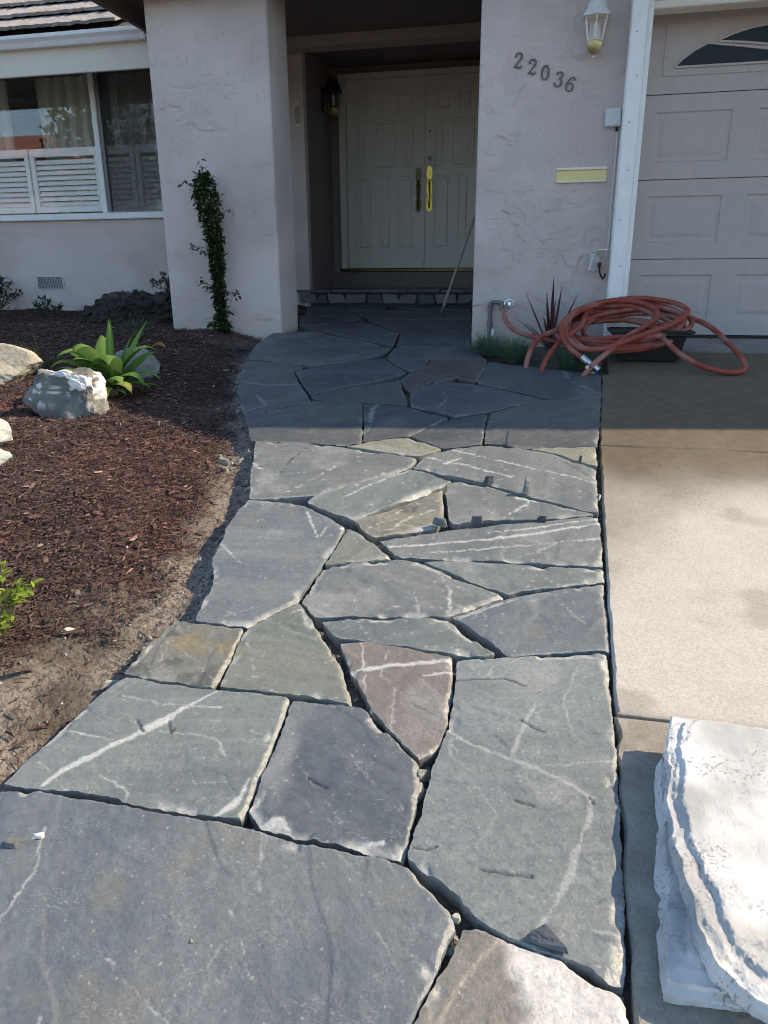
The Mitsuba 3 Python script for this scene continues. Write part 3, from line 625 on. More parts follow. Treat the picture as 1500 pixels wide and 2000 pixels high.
# ---------------------------------------------------------------- flagstones
# base colours: (rgb, amount of mottling towards the second rgb, second rgb, roughness of relief)
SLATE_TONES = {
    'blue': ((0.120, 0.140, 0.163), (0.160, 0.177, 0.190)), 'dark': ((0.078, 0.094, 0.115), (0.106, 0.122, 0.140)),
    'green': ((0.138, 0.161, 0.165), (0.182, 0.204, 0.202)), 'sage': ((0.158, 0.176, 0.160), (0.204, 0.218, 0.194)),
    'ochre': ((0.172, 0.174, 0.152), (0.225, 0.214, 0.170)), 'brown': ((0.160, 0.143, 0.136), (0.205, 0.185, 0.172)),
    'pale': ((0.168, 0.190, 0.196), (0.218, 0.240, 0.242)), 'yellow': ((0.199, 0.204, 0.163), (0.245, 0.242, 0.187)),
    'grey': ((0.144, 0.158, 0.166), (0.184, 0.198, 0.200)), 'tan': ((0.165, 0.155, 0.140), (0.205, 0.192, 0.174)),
    'wet': ((0.052, 0.060, 0.074), (0.078, 0.086, 0.098)),  # darker set for the upper path, its white marks toned down too
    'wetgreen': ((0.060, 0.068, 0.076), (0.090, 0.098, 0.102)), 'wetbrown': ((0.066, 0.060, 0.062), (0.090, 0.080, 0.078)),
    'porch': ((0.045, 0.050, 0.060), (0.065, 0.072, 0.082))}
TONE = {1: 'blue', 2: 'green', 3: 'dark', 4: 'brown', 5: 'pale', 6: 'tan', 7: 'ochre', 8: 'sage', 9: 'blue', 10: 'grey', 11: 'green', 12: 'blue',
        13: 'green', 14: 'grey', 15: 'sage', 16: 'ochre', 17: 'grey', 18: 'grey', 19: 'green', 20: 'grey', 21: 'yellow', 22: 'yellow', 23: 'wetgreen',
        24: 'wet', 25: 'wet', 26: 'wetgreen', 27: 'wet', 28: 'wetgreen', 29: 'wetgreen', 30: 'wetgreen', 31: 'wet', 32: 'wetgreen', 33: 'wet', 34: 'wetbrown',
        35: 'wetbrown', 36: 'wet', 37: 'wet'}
STONE_LABEL = {1: 'largest blue grey flagstone at the bottom left', 2: 'grey green flagstone crossed by a bold white vein', 3: 'dark slate flagstone with a chipped pale lower corner',
               4: 'brown wedge flagstone with white crossing veins', 5: 'long pale grey flagstone beside the driveway', 6: 'tan flagstone with a white dusty patch at the bottom edge',
               7: 'small mottled flagstone at the soil edge', 8: 'sage green five sided flagstone', 14: 'banded grey flagstone with long white streaks',
               15: 'small pale green triangular flagstone', 21: 'yellowish sliver flagstone at the shadow edge', 22: 'yellowish triangular flagstone at the driveway edge'}


def seg_dist(P, poly):
    """Distance and width at the nearest point of a polyline [(x, y, w)] for points P (n, 2)."""
    best, wid = np.full(len(P), 9.0), np.full(len(P), 0.001)
    for a, b in zip(poly[:-1], poly[1:]):
        if a is None or b is None:
            continue
        A, B = np.array(a[:2]), np.array(b[:2])
        t = np.clip(((P - A) @ (B - A)) / max(1e-9, (B - A) @ (B - A)), 0, 1)
        d = np.linalg.norm(P - (A + t[:, None] * (B - A)), axis=1)
        near = d < best
        w = (a[2] if len(a) > 2 else 0.003) * (1 - t) + (b[2] if len(b) > 2 else 0.003) * t
        best, wid = np.where(near, d, best), np.where(near, w, wid)
    return best, wid


def flagstone(k, poly, thick=0.045, lift=0.0):
    r = np.random.default_rng(100 + k)
    pg = Polygon(poly)
    if not pg.is_valid:
        pg = pg.buffer(0)
    if pg.geom_type != 'Polygon':
        pg = max(pg.geoms, key=lambda g: g.area)
    pg = shapely.geometry.polygon.orient(pg, 1)
    c = np.array(pg.centroid.coords[0])
    step = 0.0040 if c[1] < 1.75 else 0.0075 if c[1] < 2.7 else 0.011 if c[1] < 4.6 else 0.018
    bnd = 0.007 if c[1] < 1.75 else 0.010 if c[1] < 2.7 else 0.014 if c[1] < 4.6 else 0.025
    L = pg.exterior.length
    n = int(L / bnd)
    B = np.array([pg.exterior.interpolate(i * L / n).coords[0] for i in range(n)])
    tang = np.roll(B, -1, 0) - np.roll(B, 1, 0)
    nrm = np.stack([tang[:, 1], -tang[:, 0]], 1)
    nrm /= np.linalg.norm(nrm, axis=1, keepdims=True) + 1e-9
    P3 = np.column_stack([B, np.full(n, k * 1.7)])
    jag = 0.012 * (fbm(P3 * [14, 14, 1], 3, k) - 0.5) + 0.009 * (fbm(P3 * [48, 48, 1], 3, k + 1) - 0.5) + 0.006 * (fbm(P3 * [120, 120, 1], 2, k + 5) - 0.5)
    B = B + nrm * (jag + (0.0005 if c[1] < 3.5 else 0.0065))[:, None]
    inner = Polygon(B)
    if not inner.is_valid:
        inner = inner.buffer(0)
        if inner.geom_type != 'Polygon':
            inner = max(inner.geoms, key=lambda g: g.area)
    x0, y0, x1, y1 = inner.bounds
    gxx, gyy = np.meshgrid(np.arange(x0, x1, step), np.arange(y0, y1, step))
    Q = np.stack([gxx.ravel(), gyy.ravel()], 1) + r.uniform(-0.3, 0.3, (gxx.size, 2)) * step
    Q = Q[shapely.contains_xy(inner.buffer(-step * 0.6), Q[:, 0], Q[:, 1])]
    pts = np.vstack([B, Q])
    tri = Delaunay(pts).simplices
    cen = pts[tri].mean(1)
    tri = tri[shapely.contains_xy(inner, cen[:, 0], cen[:, 1])]
    cr = np.cross(pts[tri[:, 1]] - pts[tri[:, 0]], pts[tri[:, 2]] - pts[tri[:, 0]])
    tri = np.where(cr[:, None] < 0, tri[:, ::-1], tri)
    edge = shapely.distance(shapely.points(pts), inner.exterior)
    edge[:n] = 0
    P3 = np.column_stack([pts, np.full(len(pts), k * 2.3)])
    # the cleft face: gentle waves, ledges where a layer has split away, chipped arrises
    ang = r.uniform(0, np.pi)
    ca, sa = math.cos(ang), math.sin(ang)
    U = np.column_stack([pts @ [ca, sa] * 2.2, pts @ [-sa, ca] * 7.0, np.full(len(pts), k)])
    far = 1.0 if c[1] < 4.6 else 0.4
    relief = far * (0.0065 * (fbm(U * 1.3, 4, k) - 0.5) + 0.0035 * (fbm(P3 * [24, 24, 1], 3, k + 2) - 0.5))
    lay = fbm(U * 0.9 + 5, 3, k + 7)
    relief -= far * 0.0022 * sstep(0.54, 0.555, lay) + far * 0.0020 * sstep(0.40, 0.385, lay)
    chipn = fbm(P3 * [11, 11, 1] + 9, 3, k + 3)
    chip = sstep(0.58, 0.66, chipn) * sstep(0.030, 0.006, edge) * far
    relief -= 0.007 * chip
    tilt = r.normal(0, 0.0045, 2) if k > 1 else np.zeros(2)
    zt = gz(pts[:, 1]) + relief + (pts - c) @ tilt + lift + r.uniform(-0.003, 0.003)
    zt -= 0.0006 * sstep(0.003, 0.0, edge)
    # slanting fracture along the edges that face the sun side
    nb = nrm[cKDTree(B).query(pts)[1]]
    wv = (0.011 if c[1] < 3.4 else 0.006) * sstep(0.15, 0.7, nb[:, 0]) * sstep(0.34, 0.56, fbm(P3 * [6, 6, 1] + 21, 3, k + 8)) * (0.5 + fbm(P3 * [60, 60, 1], 2, k + 9))
    broken = sstep(1.0, 0.75, edge / np.maximum(wv, 1e-6)) * (wv > 0.001)
    zt -= 0.9 * np.maximum(wv - edge, 0)
    # colours
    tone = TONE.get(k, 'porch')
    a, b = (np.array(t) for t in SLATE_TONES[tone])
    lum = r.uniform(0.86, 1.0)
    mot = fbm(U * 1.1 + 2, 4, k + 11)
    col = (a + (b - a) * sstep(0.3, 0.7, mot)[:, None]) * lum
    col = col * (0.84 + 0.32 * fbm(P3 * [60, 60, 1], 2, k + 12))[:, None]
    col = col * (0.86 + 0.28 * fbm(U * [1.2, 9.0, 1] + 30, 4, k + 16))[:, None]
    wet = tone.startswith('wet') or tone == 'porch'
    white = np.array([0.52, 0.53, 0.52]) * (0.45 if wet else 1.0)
    def lay_on(w, c2):
        nonlocal col
        col = col * (1 - w[:, None]) + np.asarray(c2) * w[:, None]
    # pale bloom and rust patches
    lay_on(0.42 * sstep(0.56, 0.74, fbm(P3 * [5, 5, 1] + 4, 4, k + 13)), white * 0.62)
    if tone in ('ochre', 'sage', 'tan', 'blue'):
        lay_on((0.75 if tone == 'ochre' else 0.22) * sstep(0.55, 0.72, fbm(P3 * [9, 9, 1] + 14, 4, k + 14)), np.array([0.27, 0.22, 0.12]) * (0.8 if tone == 'ochre' else 0.9))
    if tone == 'ochre':
        lay_on(0.7 * sstep(0.56, 0.68, fbm(P3 * [16, 16, 1] + 1, 4, k + 24)), [0.07, 0.07, 0.065])
    # bare dusty arrises
    lay_on(0.28 * sstep(0.005, 0.001, edge) * sstep(0.35, 0.6, fbm(P3 * [30, 30, 1], 3, k + 15)), white * 0.8)
    lay_on(0.38 * broken, (white * 0.62 + np.array([0.03, 0.02, 0.0])) * (0.6 + 0.8 * fbm(P3 * [70, 70, 1], 2, k + 10))[:, None])  # crumbly break tint plus sunlit paleness painted on the right-hand edges
    lay_on(0.8 * chip, white * 0.75)
    # quartz veins: the stone's own, then fine random ones
    wob = np.column_stack([fbm(P3 * [26, 26, 1], 3, 31) - 0.5, fbm(P3 * [26, 26, 1] + 40, 3, 32) - 0.5]) * 0.028
    ragged = 0.55 + 0.9 * fbm(P3 * [40, 40, 1], 3, 33)
    if k in VEINS:
        d, w = seg_dist(pts + wob * 0.6 + 0.009 * np.column_stack([fbm(P3 * [85, 85, 1], 2, 36) - 0.5, fbm(P3 * [85, 85, 1] + 9, 2, 37) - 0.5]), VEINS[k])
        strong = 0.42 + 0.58 * sstep(0.0022, 0.0055, w)
        w = w * (0.46 if k == 5 else 0.60) * ragged * (0.25 + 1.1 * sstep(0.28, 0.55, fbm(P3 * [17, 17, 1] + 6, 3, 35)))
        soft = k == 5
        lay_on((0.55 if soft else 0.80) * strong * sstep(w * 1.1 + 0.0012, w * 0.45, d), white * (0.78 if soft else 1.0))
    ext = max(x1 - x0, y1 - y0)
    for _ in range(int(3 + 11 * ext)):
        p0 = np.array([r.uniform(x0, x1), r.uniform(y0, y1)])
        aa = ang + r.normal(0, 0.5)
        ln = r.uniform(0.05, 0.30)
        p1 = p0 + ln * np.array([math.cos(aa), math.sin(aa)])
        d, _w = seg_dist(pts + wob, [(*p0, 0.001), (*p1, 0.001)])
        lay_on(r.uniform(0.15, 0.6) * sstep(0.0030, 0.0006, d) * sstep(0.42, 0.60, fbm(P3 * [34, 34, 1] + r.uniform(0, 50), 2, 34)), white * 0.85)
    fleck = (r.random(len(pts)) < 0.004)
    lay_on(fleck * r.uniform(0.15, 0.6, len(pts)), white)
    if k == 6:  # stone dust spilled over the right half
        dist = (pts[:, 0] - 0.005) + 0.35 * (pts[:, 1] - 0.95) + 0.10 * (fbm(P3 * [14, 14, 1], 3, 51) - 0.5)
        lay_on(0.85 * sstep(-0.01, 0.035, dist), np.array([0.60, 0.59, 0.575]) * (0.75 + 0.5 * fbm(P3 * [22, 22, 1], 3, 52))[:, None])
    if k in CRACKS:
        d, _w = seg_dist(pts + wob * 0.5, CRACKS[k])
        zt -= 0.0035 * sstep(0.0055, 0.001, d) * (0.5 + fbm(P3 * [20, 20, 1], 2, 61))
        lay_on(0.8 * sstep(0.0046, 0.001, d), a * 0.16)  # groove shade painted into the colour, the cut itself being shallow
    V = [np.column_stack([pts, zt])]
    Cc = [col]
    F = [tri]
    # broken sides, darker towards the soil
    top = np.column_stack([B, zt[:n]])
    ring0 = top.copy()
    rings = [ring0]
    for depth, out in ((0.006, 0.0006), (0.022, -0.0008), (thick, -0.007)):
        q = top.copy()
        jj = 0.007 * (fbm(np.column_stack([B, np.full(n, depth * 40 + k)]) * [30, 30, 1], 3, k + 41) - 0.5)
        q[:, :2] += nrm * (out + jj)[:, None]
        q[:, 2] -= depth
        rings.append(q)
    base = sum(len(v) for v in V)
    m = len(rings)
    V.append(np.vstack(rings))
    sidec = (a * 0.9 + 0.1 * white)[None] * (0.7 + 0.6 * fbm(np.vstack(rings) * 40, 3, k + 42))[:, None]
    Cc.append(sidec)
    j = np.arange(n)
    j2 = (j + 1) % n
    for i in range(m - 1):
        F.append(base + np.vstack([np.stack([i * n + j2, i * n + j, (i + 1) * n + j], 1), np.stack([i * n + j2, (i + 1) * n + j, (i + 1) * n + j2], 1)]))
    return np.vstack(V), np.vstack(F), np.vstack(Cc)


labels['flagstone_path'] = {'kind': 'structure', 'label': 'path of irregular slate flagstones laid up to the front porch', 'category': 'path'}
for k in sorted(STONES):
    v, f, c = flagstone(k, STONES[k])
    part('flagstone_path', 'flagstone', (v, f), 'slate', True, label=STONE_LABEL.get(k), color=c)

# ---------------------------------------------------------------- the house
HOUSE = 'house'
labels[HOUSE] = {'label': 'single storey stucco house with recessed double front door and garage', 'category': 'house'}


def hpart(name, mesh, mat, smooth=False, label=None):
    return part(HOUSE, name, mesh, mat, smooth, label)


# left wing, window wall at Y = 7.6
WX0, WX1, WZ0, WZ1, WY = -7.6, -3.98, 1.90, 3.30, 7.6
hpart('wall', cat([box(-12, -3.90, WY, WY + 0.2, 0.4, 1.835), box(-12, WX0 - 0.06, WY, WY + 0.2, 1.835, 3.4), box(WX1 + 0.06, -3.90, WY, WY + 0.2, 1.835, 3.4)]), 'stucco',
      label='lilac grey stucco wall under the left window')
# entry pillar and the wall with the house number
hpart('pillar', box(-3.275, -2.262, 6.10, 6.545, 0.3, 3.62, 0.012), 'stucco', label='wide stucco pillar left of the porch')
hpart('wall', box(-0.605, 0.455, 5.80, 6.00, 0.3, 3.46, 0.010), 'stucco', label='stucco wall carrying the house number')
hpart('wall', box(-0.603, -0.45, 6.00, 9.2, 0.3, 3.7), 'porch_paint')
hpart('wall', cat([box(-3.9, -2.68, 8.20, 8.30, 0.6, 3.8), box(-3.9, -3.8, 7.8, 8.2, 0.6, 3.8)]), 'stucco')
hpart('beam', box(-2.26, -0.60, 6.12, 6.40, 3.335, 3.62, 0.01), 'brown_paint', label='added brown header over the porch opening, out of view, cutting its skylight')  # unseen header, put in to keep skylight off the front door
hpart('wall', box(-2.78, -2.68, 8.30, 9.2, 0.6, 3.8), 'porch_paint')
hpart('wall', cat([box(-2.78, -0.45, 9.2, 9.4, 3.42, 3.9), box(-2.78, -2.565, 9.2, 9.4, 0.6, 3.42), box(-0.63, -0.45, 9.2, 9.4, 0.6, 3.42)]), 'porch_paint')
hpart('beam', box(-2.95, -0.60, 7.95, 8.19, 3.41, 3.85, 0.01), 'beam_paint', label='brown beam across the porch')
# sloping porch ceiling
cx = np.array([[-3.4, 6.0, 3.52], [0.2, 6.0, 4.25], [0.2, 9.3, 4.25], [-3.4, 9.3, 3.52]])
hpart('porch_ceiling', prism([(-3.4, 5.9), (0.2, 5.9), (0.2, 9.3), (-3.4, 9.3)], lambda x, y: 3.60 + 0.05 * (x + 3.4), lambda x, y: 3.66 + 0.05 * (x + 3.4)), 'beam_paint')

# garage front
hpart('garage_trim', box(0.372, 0.470, 5.62, 5.798, 0.70, 3.02, 0.006), 'white_paint', label='white timber post beside the garage door')
for zn in (1.05, 1.32, 1.62, 1.93, 2.22, 2.49, 2.74, 2.93):
    for xn in ((0.408,) if zn % 0.5 < 0.25 else (0.432,)):
        hpart('nail', trimesh.creation.cylinder(radius=0.0045, segment=[(xn, 5.6185, zn), (xn, 5.622, zn)]), 'rust', 35)
hpart('garage_jamb', box(0.472, 0.505, 5.66, 5.96, 0.70, 2.93, 0.003), 'white_paint')
hd = [box(0.472, 5.6, 5.66, 5.80, 2.868, 2.915, 0.006), box(0.472, 5.6, 5.64, 5.80, 2.917, 2.955, 0.008), box(0.472, 5.6, 5.625, 5.80, 2.957, 2.995, 0.008), box(0.472, 5.6, 5.61, 5.80, 2.997, 3.12, 0.008)]
hpart('garage_header', cat(hd), 'cream_paint', label='ribbed cream header over the garage door')
hpart('wall', cat([box(0.457, 5.6, 5.803, 6.0, 2.93, 3.5), box(5.3, 7.4, 5.80, 6.0, 0.3, 3.5), box(7.2, 7.4, 6.0, 12.0, 0.3, 3.5)]), 'stucco')
GD = HOUSE + '__garage_door'
labels[GD] = {'label': 'mauve grey sectional garage door with raised panels and dark fan lights'}
GY, GX0, GX1 = 5.95, 0.505, 5.31
bounds = [0.832, 1.366, 1.898, 2.434, 2.97]
panel_x = [(0.608 + 0.655 * i, 0.608 + 0.655 * i + 0.497) for i in range(7)]


def face_with_holes(x0, x1, z0, z1, holes, y):
    """Flat face in the plane Y = y, with rectangular holes, facing -Y, its rim turned back 3 cm."""
    outer = shapely.box(x0, z0, x1, z1)
    for h in holes:
        outer = outer.difference(shapely.box(*h))
    return extrude_xz(outer, y, y + 0.03)


def raised_panel(x0, x1, z0, z1, y, depth=0.010, a=0.022, b=0.016, c=0.024, up=0.006):
    """A field set back in a groove and raised again inside: four mitred rings and a flat."""
    rings = []
    for inset, dy in ((0, 0.0), (a * 0.35, depth * 0.9), (a, depth), (a + b, depth), (a + b + c, depth - up)):
        rings.append([(x0 + inset, y + dy, z0 + inset), (x1 - inset, y + dy, z0 + inset), (x1 - inset, y + dy, z1 - inset), (x0 + inset, y + dy, z1 - inset)])
    V = np.array(rings).reshape(-1, 3)
    F = []
    for i in range(len(rings) - 1):
        for j in range(4):
            k = (j + 1) % 4
            F += [[4 * i + j, 4 * i + k, 4 * i + 4 + k], [4 * i + j, 4 * i + 4 + k, 4 * i + 4 + j]]
    e = 4 * (len(rings) - 1)
    F += [[e, e + 1, e + 2], [e, e + 2, e + 3]]
    return trimesh.Trimesh(V, F, process=False)


for s in range(4):
    z0, z1 = bounds[s] + 0.003, bounds[s + 1] - 0.003
    if s < 3:
        holes = [(x0, z0 + 0.109, x1, z1 - 0.105) for x0, x1 in panel_x]
    else:
        holes = []
    body = [face_with_holes(GX0, GX1, z0, z1, holes, GY)]
    part(GD, 'section', cat(body), 'garage_paint')
    for h in holes:
        part(GD, 'panel', raised_panel(h[0], h[2], h[1], h[3], GY), 'garage_paint')
part(GD, 'seal', box(GX0, GX1, GY + 0.0315, GY + 0.05, 0.80, 2.98), 'garage_paint')
part(GD, 'sill', box(GX0, GX1, GY - 0.012, GY + 0.03, 0.812, 0.834), 'black_plastic')
lower_pane = [(0.709, 2.600), (0.745, 2.634), (0.812, 2.681), (0.893, 2.720), (0.99, 2.706), (1.13, 2.686), (1.272, 2.664), (1.355, 2.640), (1.355, 2.600)]
upper_pane = [(0.972, 2.737), (1.06, 2.770), (1.15, 2.792), (1.26, 2.806), (1.355, 2.806), (1.355, 2.690), (1.27, 2.703), (1.13, 2.722)]
for u0, flip in ((0, 1), (2.74, -1), (2.62, 1), (5.36, -1)):
    if flip == 1:
        x_out, x_in = u0 + 0.625, u0 + 1.365
    else:
        x_out, x_in = u0 - 1.365, u0 - 0.625
    frame = shapely.box(min(x_out, x_in), 2.543, max(x_out, x_in), 2.872)
    inner = frame.buffer(-0.018)
    part(GD, 'panel', extrude_xz(frame.difference(inner), GY - 0.008, GY - 0.0005), 'garage_paint')
    for pane in (lower_pane, upper_pane):
        pp = Polygon([(u0 + flip * x, z) for x, z in pane])
        rim = pp.buffer(0.013, join_style=1).difference(pp)
        part(GD, 'rim', extrude_xz(rim, GY - 0.013, GY - 0.0008), 'garage_paint')
        part(GD, 'pane', extrude_xz(pp.buffer(0.002), GY - 0.004, GY - 0.0012), 'dark_glass')

# front door: two leaves in a frame
FD = HOUSE + '__front_door'
labels[FD] = {'label': 'cream panelled double front door in the shaded porch'}
DY = 9.16
fr = [box(-2.560, -2.482, 9.10, 9.24, 1.27, 3.415, 0.006), box(-0.632, -0.560, 9.10, 9.24, 1.27, 3.415, 0.006), box(-2.480, -0.634, 9.10, 9.24, 3.358, 3.415, 0.006)]
part(FD, 'frame', cat(fr), 'door_paint')
part(FD, 'threshold', box(-2.56, -0.56, 9.06, 9.24, 1.285, 1.325, 0.006), 'dull_brass')
for lx0, mirror in ((-2.478, True), (-1.555, False)):
    lx1 = lx0 + 0.917
    cols_top = [(0.13, 0.33), (0.43, 0.57), (0.67, 0.87)]
    cols_mid = [(0.12, 0.25), (0.355, 0.645), (0.75, 0.88)]
    holes = []
    for rows, cols in (((3.01, 3.21), cols_top), ((2.42, 2.93), cols_mid), ((1.54, 2.34), cols_top)):
        for u0, u1 in cols:
            if mirror:
                u0, u1 = 1 - u1, 1 - u0
            holes.append((lx0 + u0 * 0.917, rows[0], lx0 + u1 * 0.917, rows[1]))
    part(FD, 'leaf', face_with_holes(lx0 + 0.002, lx1 - 0.002, 1.328, 3.355, holes, DY), 'door_paint')
    for i, h in enumerate(holes):
        part(FD, 'panel', raised_panel(h[0], h[2], h[1], h[3], DY, depth=0.012, a=0.012, b=0.010, c=0.014, up=0.010), 'door_paint')
    mx, mz = (holes[4][0] + holes[4][2]) / 2, (holes[4][1] + holes[4][3]) / 2
    orn = [tube([(mx + 0.060 * math.cos(t), DY - 0.001, mz + 0.085 * math.sin(t)) for t in np.linspace(0, 2 * np.pi, 33)], 0.006, 6)]
    for sx in (-1, 1):
        for sz in (-1, 1):
            orn.append(tube([(mx + sx * (0.045 + 0.025 * math.cos(t) * (1 - t / 8)), DY - 0.001, mz + sz * (0.165 + 0.030 * math.sin(t) * (1 - t / 8))) for t in np.linspace(0, 6.5, 26)], 0.005, 5))
    part(FD, 'carving', cat(orn), 'door_paint', label='carved oval and scrolls on the door')
part(FD, 'astragal', box(-1.566, -1.548, 9.145, 9.162, 1.33, 3.355, 0.003), 'door_paint')


def handle_set(x, z0, z1, mat, label):
    zs = np.linspace(0, 1, 40)
    wid = 0.020 + 0.013 * np.abs(np.sin(zs * np.pi * 3)) ** 0.7
    wid[0] = wid[-1] = 0.006
    poly = Polygon([(x - w, z0 + t * (z1 - z0)) for w, t in zip(wid, zs)] + [(x + w, z0 + t * (z1 - z0)) for w, t in zip(wid[::-1], zs[::-1])])
    ms = [extrude_xz(poly, DY - 0.010, DY - 0.001)]
    h = z1 - z0
    grip = spline([(x, DY - 0.008, z0 + 0.08 * h), (x, DY - 0.045, z0 + 0.16 * h), (x, DY - 0.055, z0 + 0.38 * h), (x, DY - 0.045, z0 + 0.60 * h), (x, DY - 0.008, z0 + 0.66 * h)], 8)
    ms.append(tube(grip, 0.011, 10))
    ms.append(trimesh.creation.cylinder(radius=0.017, segment=[(x, DY - 0.024, z0 + 0.86 * h), (x, DY - 0.004, z0 + 0.86 * h)]))
    ms.append(box(x - 0.022, x + 0.022, DY - 0.055, DY - 0.010, z0 + 0.69 * h, z0 + 0.715 * h, 0.004))
    part(FD, 'handle', cat(ms), mat, 35, label=label)


handle_set(-1.625, 1.945, 2.43, 'dull_brass', 'tarnished dark brass handle on the left leaf')
handle_set(-1.495, 1.955, 2.44, 'brass', 'polished yellow brass handle on the right leaf')
part(FD, 'lock', trimesh.creation.cylinder(radius=0.026, segment=[(-1.497, DY - 0.014, 2.52), (-1.497, DY - 0.001, 2.52)]), 'dull_brass', 35)
part(FD, 'peephole', trimesh.creation.cylinder(radius=0.011, segment=[(-1.497, DY - 0.006, 2.80), (-1.497, DY - 0.001, 2.80)]), 'black_plastic', 35)
hpart('riser', box(-2.68, -0.60, 9.08, 9.3, 0.9, 1.284), 'brown_paint', label='dark riser board under the front door')

# porch step: stone riser with a slate top
labels['porch_step'] = {'label': 'low stone step below the front door with slate treads', 'category': 'step'}
k = key_for('porch_step__core')
scene[k] = mikit.ply(box(-2.83, -0.606, 8.205, 9.2, 0.6, 1.068), 'mortar')
xs = [-2.815, -2.60, -2.475, -2.27, -2.02, -1.85, -1.66, -1.45, -1.26, -1.02, -0.83, -0.62]
for i in range(len(xs) - 1):
    r = np.random.default_rng(300 + i)
    x0, x1 = xs[i] + 0.012, xs[i + 1] - 0.012
    sl0, sl1 = r.uniform(-0.06, 0.06, 2)
    if i == 1:
        sl0, sl1 = -0.10, 0.02
    pg = Polygon([(x0 + sl0 * 0.5, 0.955), (x1 + sl1, 0.955 + r.uniform(0, 0.01)), (x1 - sl1 * 0.4, 1.058 - r.uniform(0, 0.012)), (x0 - sl0 * 0.4, 1.06 - r.uniform(0, 0.012))])
    pg = pg.buffer(-0.012).buffer(0.012)
    m = extrude_xz(pg, 8.168 + r.uniform(0, 0.012), 8.21)
    a = np.array([(0.13, 0.13, 0.13), (0.09, 0.094, 0.10), (0.15, 0.147, 0.14)][i % 3])
    part('porch_step', 'stone', m, 'rock', False, color=np.tile(a * r.uniform(0.8, 1.15), (len(m.vertices), 1)))
cuts = [-2.84, -2.42, -1.98, -1.55, -1.20, -0.92, -0.606]
for i in range(len(cuts) - 1):
    r = np.random.default_rng(330 + i)
    x0, x1 = cuts[i] + 0.006, cuts[i + 1] - 0.006
    front = [(x0 + (x1 - x0) * t, 8.135 + r.uniform(-0.012, 0.014)) for t in np.linspace(0, 1, 7)]
    m = prism(front + [(x1 + r.uniform(-.02, .02) * (i < len(cuts) - 2), 9.07), (x0, 9.07)], 1.072, 1.102 + r.uniform(-0.003, 0.004))
    a = np.array([0.055, 0.06, 0.07]) * r.uniform(0.8, 1.5)
    part('porch_step', 'tread', m, 'slate', False, color=np.tile(a, (len(m.vertices), 1)))
# porch floor slab that closes the setting below the flagstones
struct('porch_floor', box(-2.9, -0.61, 6.56, 8.2, 0.5, 0.80), 'mortar', 'dark bed under the porch flagstones')

# window of the left wing: white frame, two panes, insect screen on the right sash
WN = HOUSE + '__window'
labels[WN] = {'label': 'wide white sliding window of the left wing'}
wf = [box(WX0 - 0.06, WX1 + 0.06, 7.555, 7.68, 1.838, 1.902, 0.006), box(WX0 - 0.06, WX1 + 0.06, 7.57, 7.68, 3.25, 3.31, 0.006),
      box(WX0 - 0.06, WX0, 7.57, 7.68, 1.904, 3.248, 0.006), box(WX1, WX1 + 0.06, 7.57, 7.68, 1.904, 3.248, 0.006)]
part(WN, 'frame', cat(wf), 'white_paint')
part(WN, 'mullion', box(-4.775, -4.715, 7.59, 7.66, 1.904, 3.248, 0.006), 'white_paint')
part(WN, 'mullion', cat([box(-4.713, -4.672, 7.605, 7.65, 1.904, 3.248, 0.004), box(-4.672, WX1, 7.61, 7.64, 1.904, 1.925, 0.003)]), 'galvanised', label='dark rail of the insect screen')
pv = lambda x0, x1, y: (np.array([[x0, y, 1.90], [x1, y, 1.90], [x1, y, 3.25], [x0, y, 3.25]]), np.array([[0, 1, 2], [0, 2, 3]]))
part(WN, 'pane', pv(WX0, -4.775, 7.630), 'window_glass')
part(WN, 'pane', pv(-4.715, WX1, 7.655), 'window_glass')
wires = [box(-4.672, WX1, 7.6200, 7.6212, z, z + 0.0012) for z in np.arange(1.93, 3.25, 0.0050)]
wires += [box(x, x + 0.0012, 7.6213, 7.6225, 1.925, 3.25) for x in np.arange(-4.67, WX1, 0.0050)]
part(WN, 'insect_screen', cat(wires), 'screen_wire', kind='stuff', label='fine dark insect screen over the right sash')
room = cat([box(-9, -3.85, 10.3, 10.4, 0.8, 3.6), box(-9, -3.85, 7.8, 10.4, 0.8, 0.9), box(-9, -3.85, 7.8, 10.4, 3.55, 3.65), box(-9.1, -9, 7.8, 10.4, 0.8, 3.6), box(-3.95, -3.85, 7.81, 10.4, 0.8, 3.6)])
hpart('room', room, 'room_paint', label='dim room behind the window')
hpart('vent', cat([box(-5.70, -5.36, 7.588, 7.604, 1.118, 1.262)]), 'grey_plastic', label='rectangular foundation vent')
vent_grid = [box(-5.685 + 0.02 * i, -5.679 + 0.02 * i, 7.580, 7.5885, 1.13, 1.25) for i in range(16)] + [box(-5.69, -5.37, 7.582, 7.5885, 1.13 + 0.02 * i, 1.134 + 0.02 * i) for i in range(7)]
part(HOUSE, 'vent_grille', cat(vent_grid), 'galvanised', kind='stuff')

# eaves of the left wing: soffit, fascia, gutter, tiled slope
hpart('soffit', box(-12, -3.70, 7.02, 7.6, 3.33, 3.36), 'cream_paint')
hpart('fascia', box(-12, -3.70, 6.98, 7.018, 3.072, 3.40, 0.004), 'cream_paint', label='cream fascia board over the window')
gp = [(6.978, 3.285), (6.915, 3.285), (6.905, 3.300), (6.893, 3.325), (6.868, 3.352), (6.866, 3.380), (6.876, 3.384), (6.880, 3.372), (6.900, 3.340), (6.915, 3.298), (6.972, 3.295), (6.972, 3.390), (6.978, 3.390)]
gut = trimesh.creation.extrude_polygon(Polygon(gp), 8.28, engine='earcut')
gvv = np.array(gut.vertices)
hpart('gutter', trimesh.Trimesh(np.stack([-12 + gvv[:, 2], gvv[:, 0], gvv[:, 1]], 1), gut.faces, process=False), 'white_paint', label='white gutter along the left eave')
PITCHR = math.radians(33)
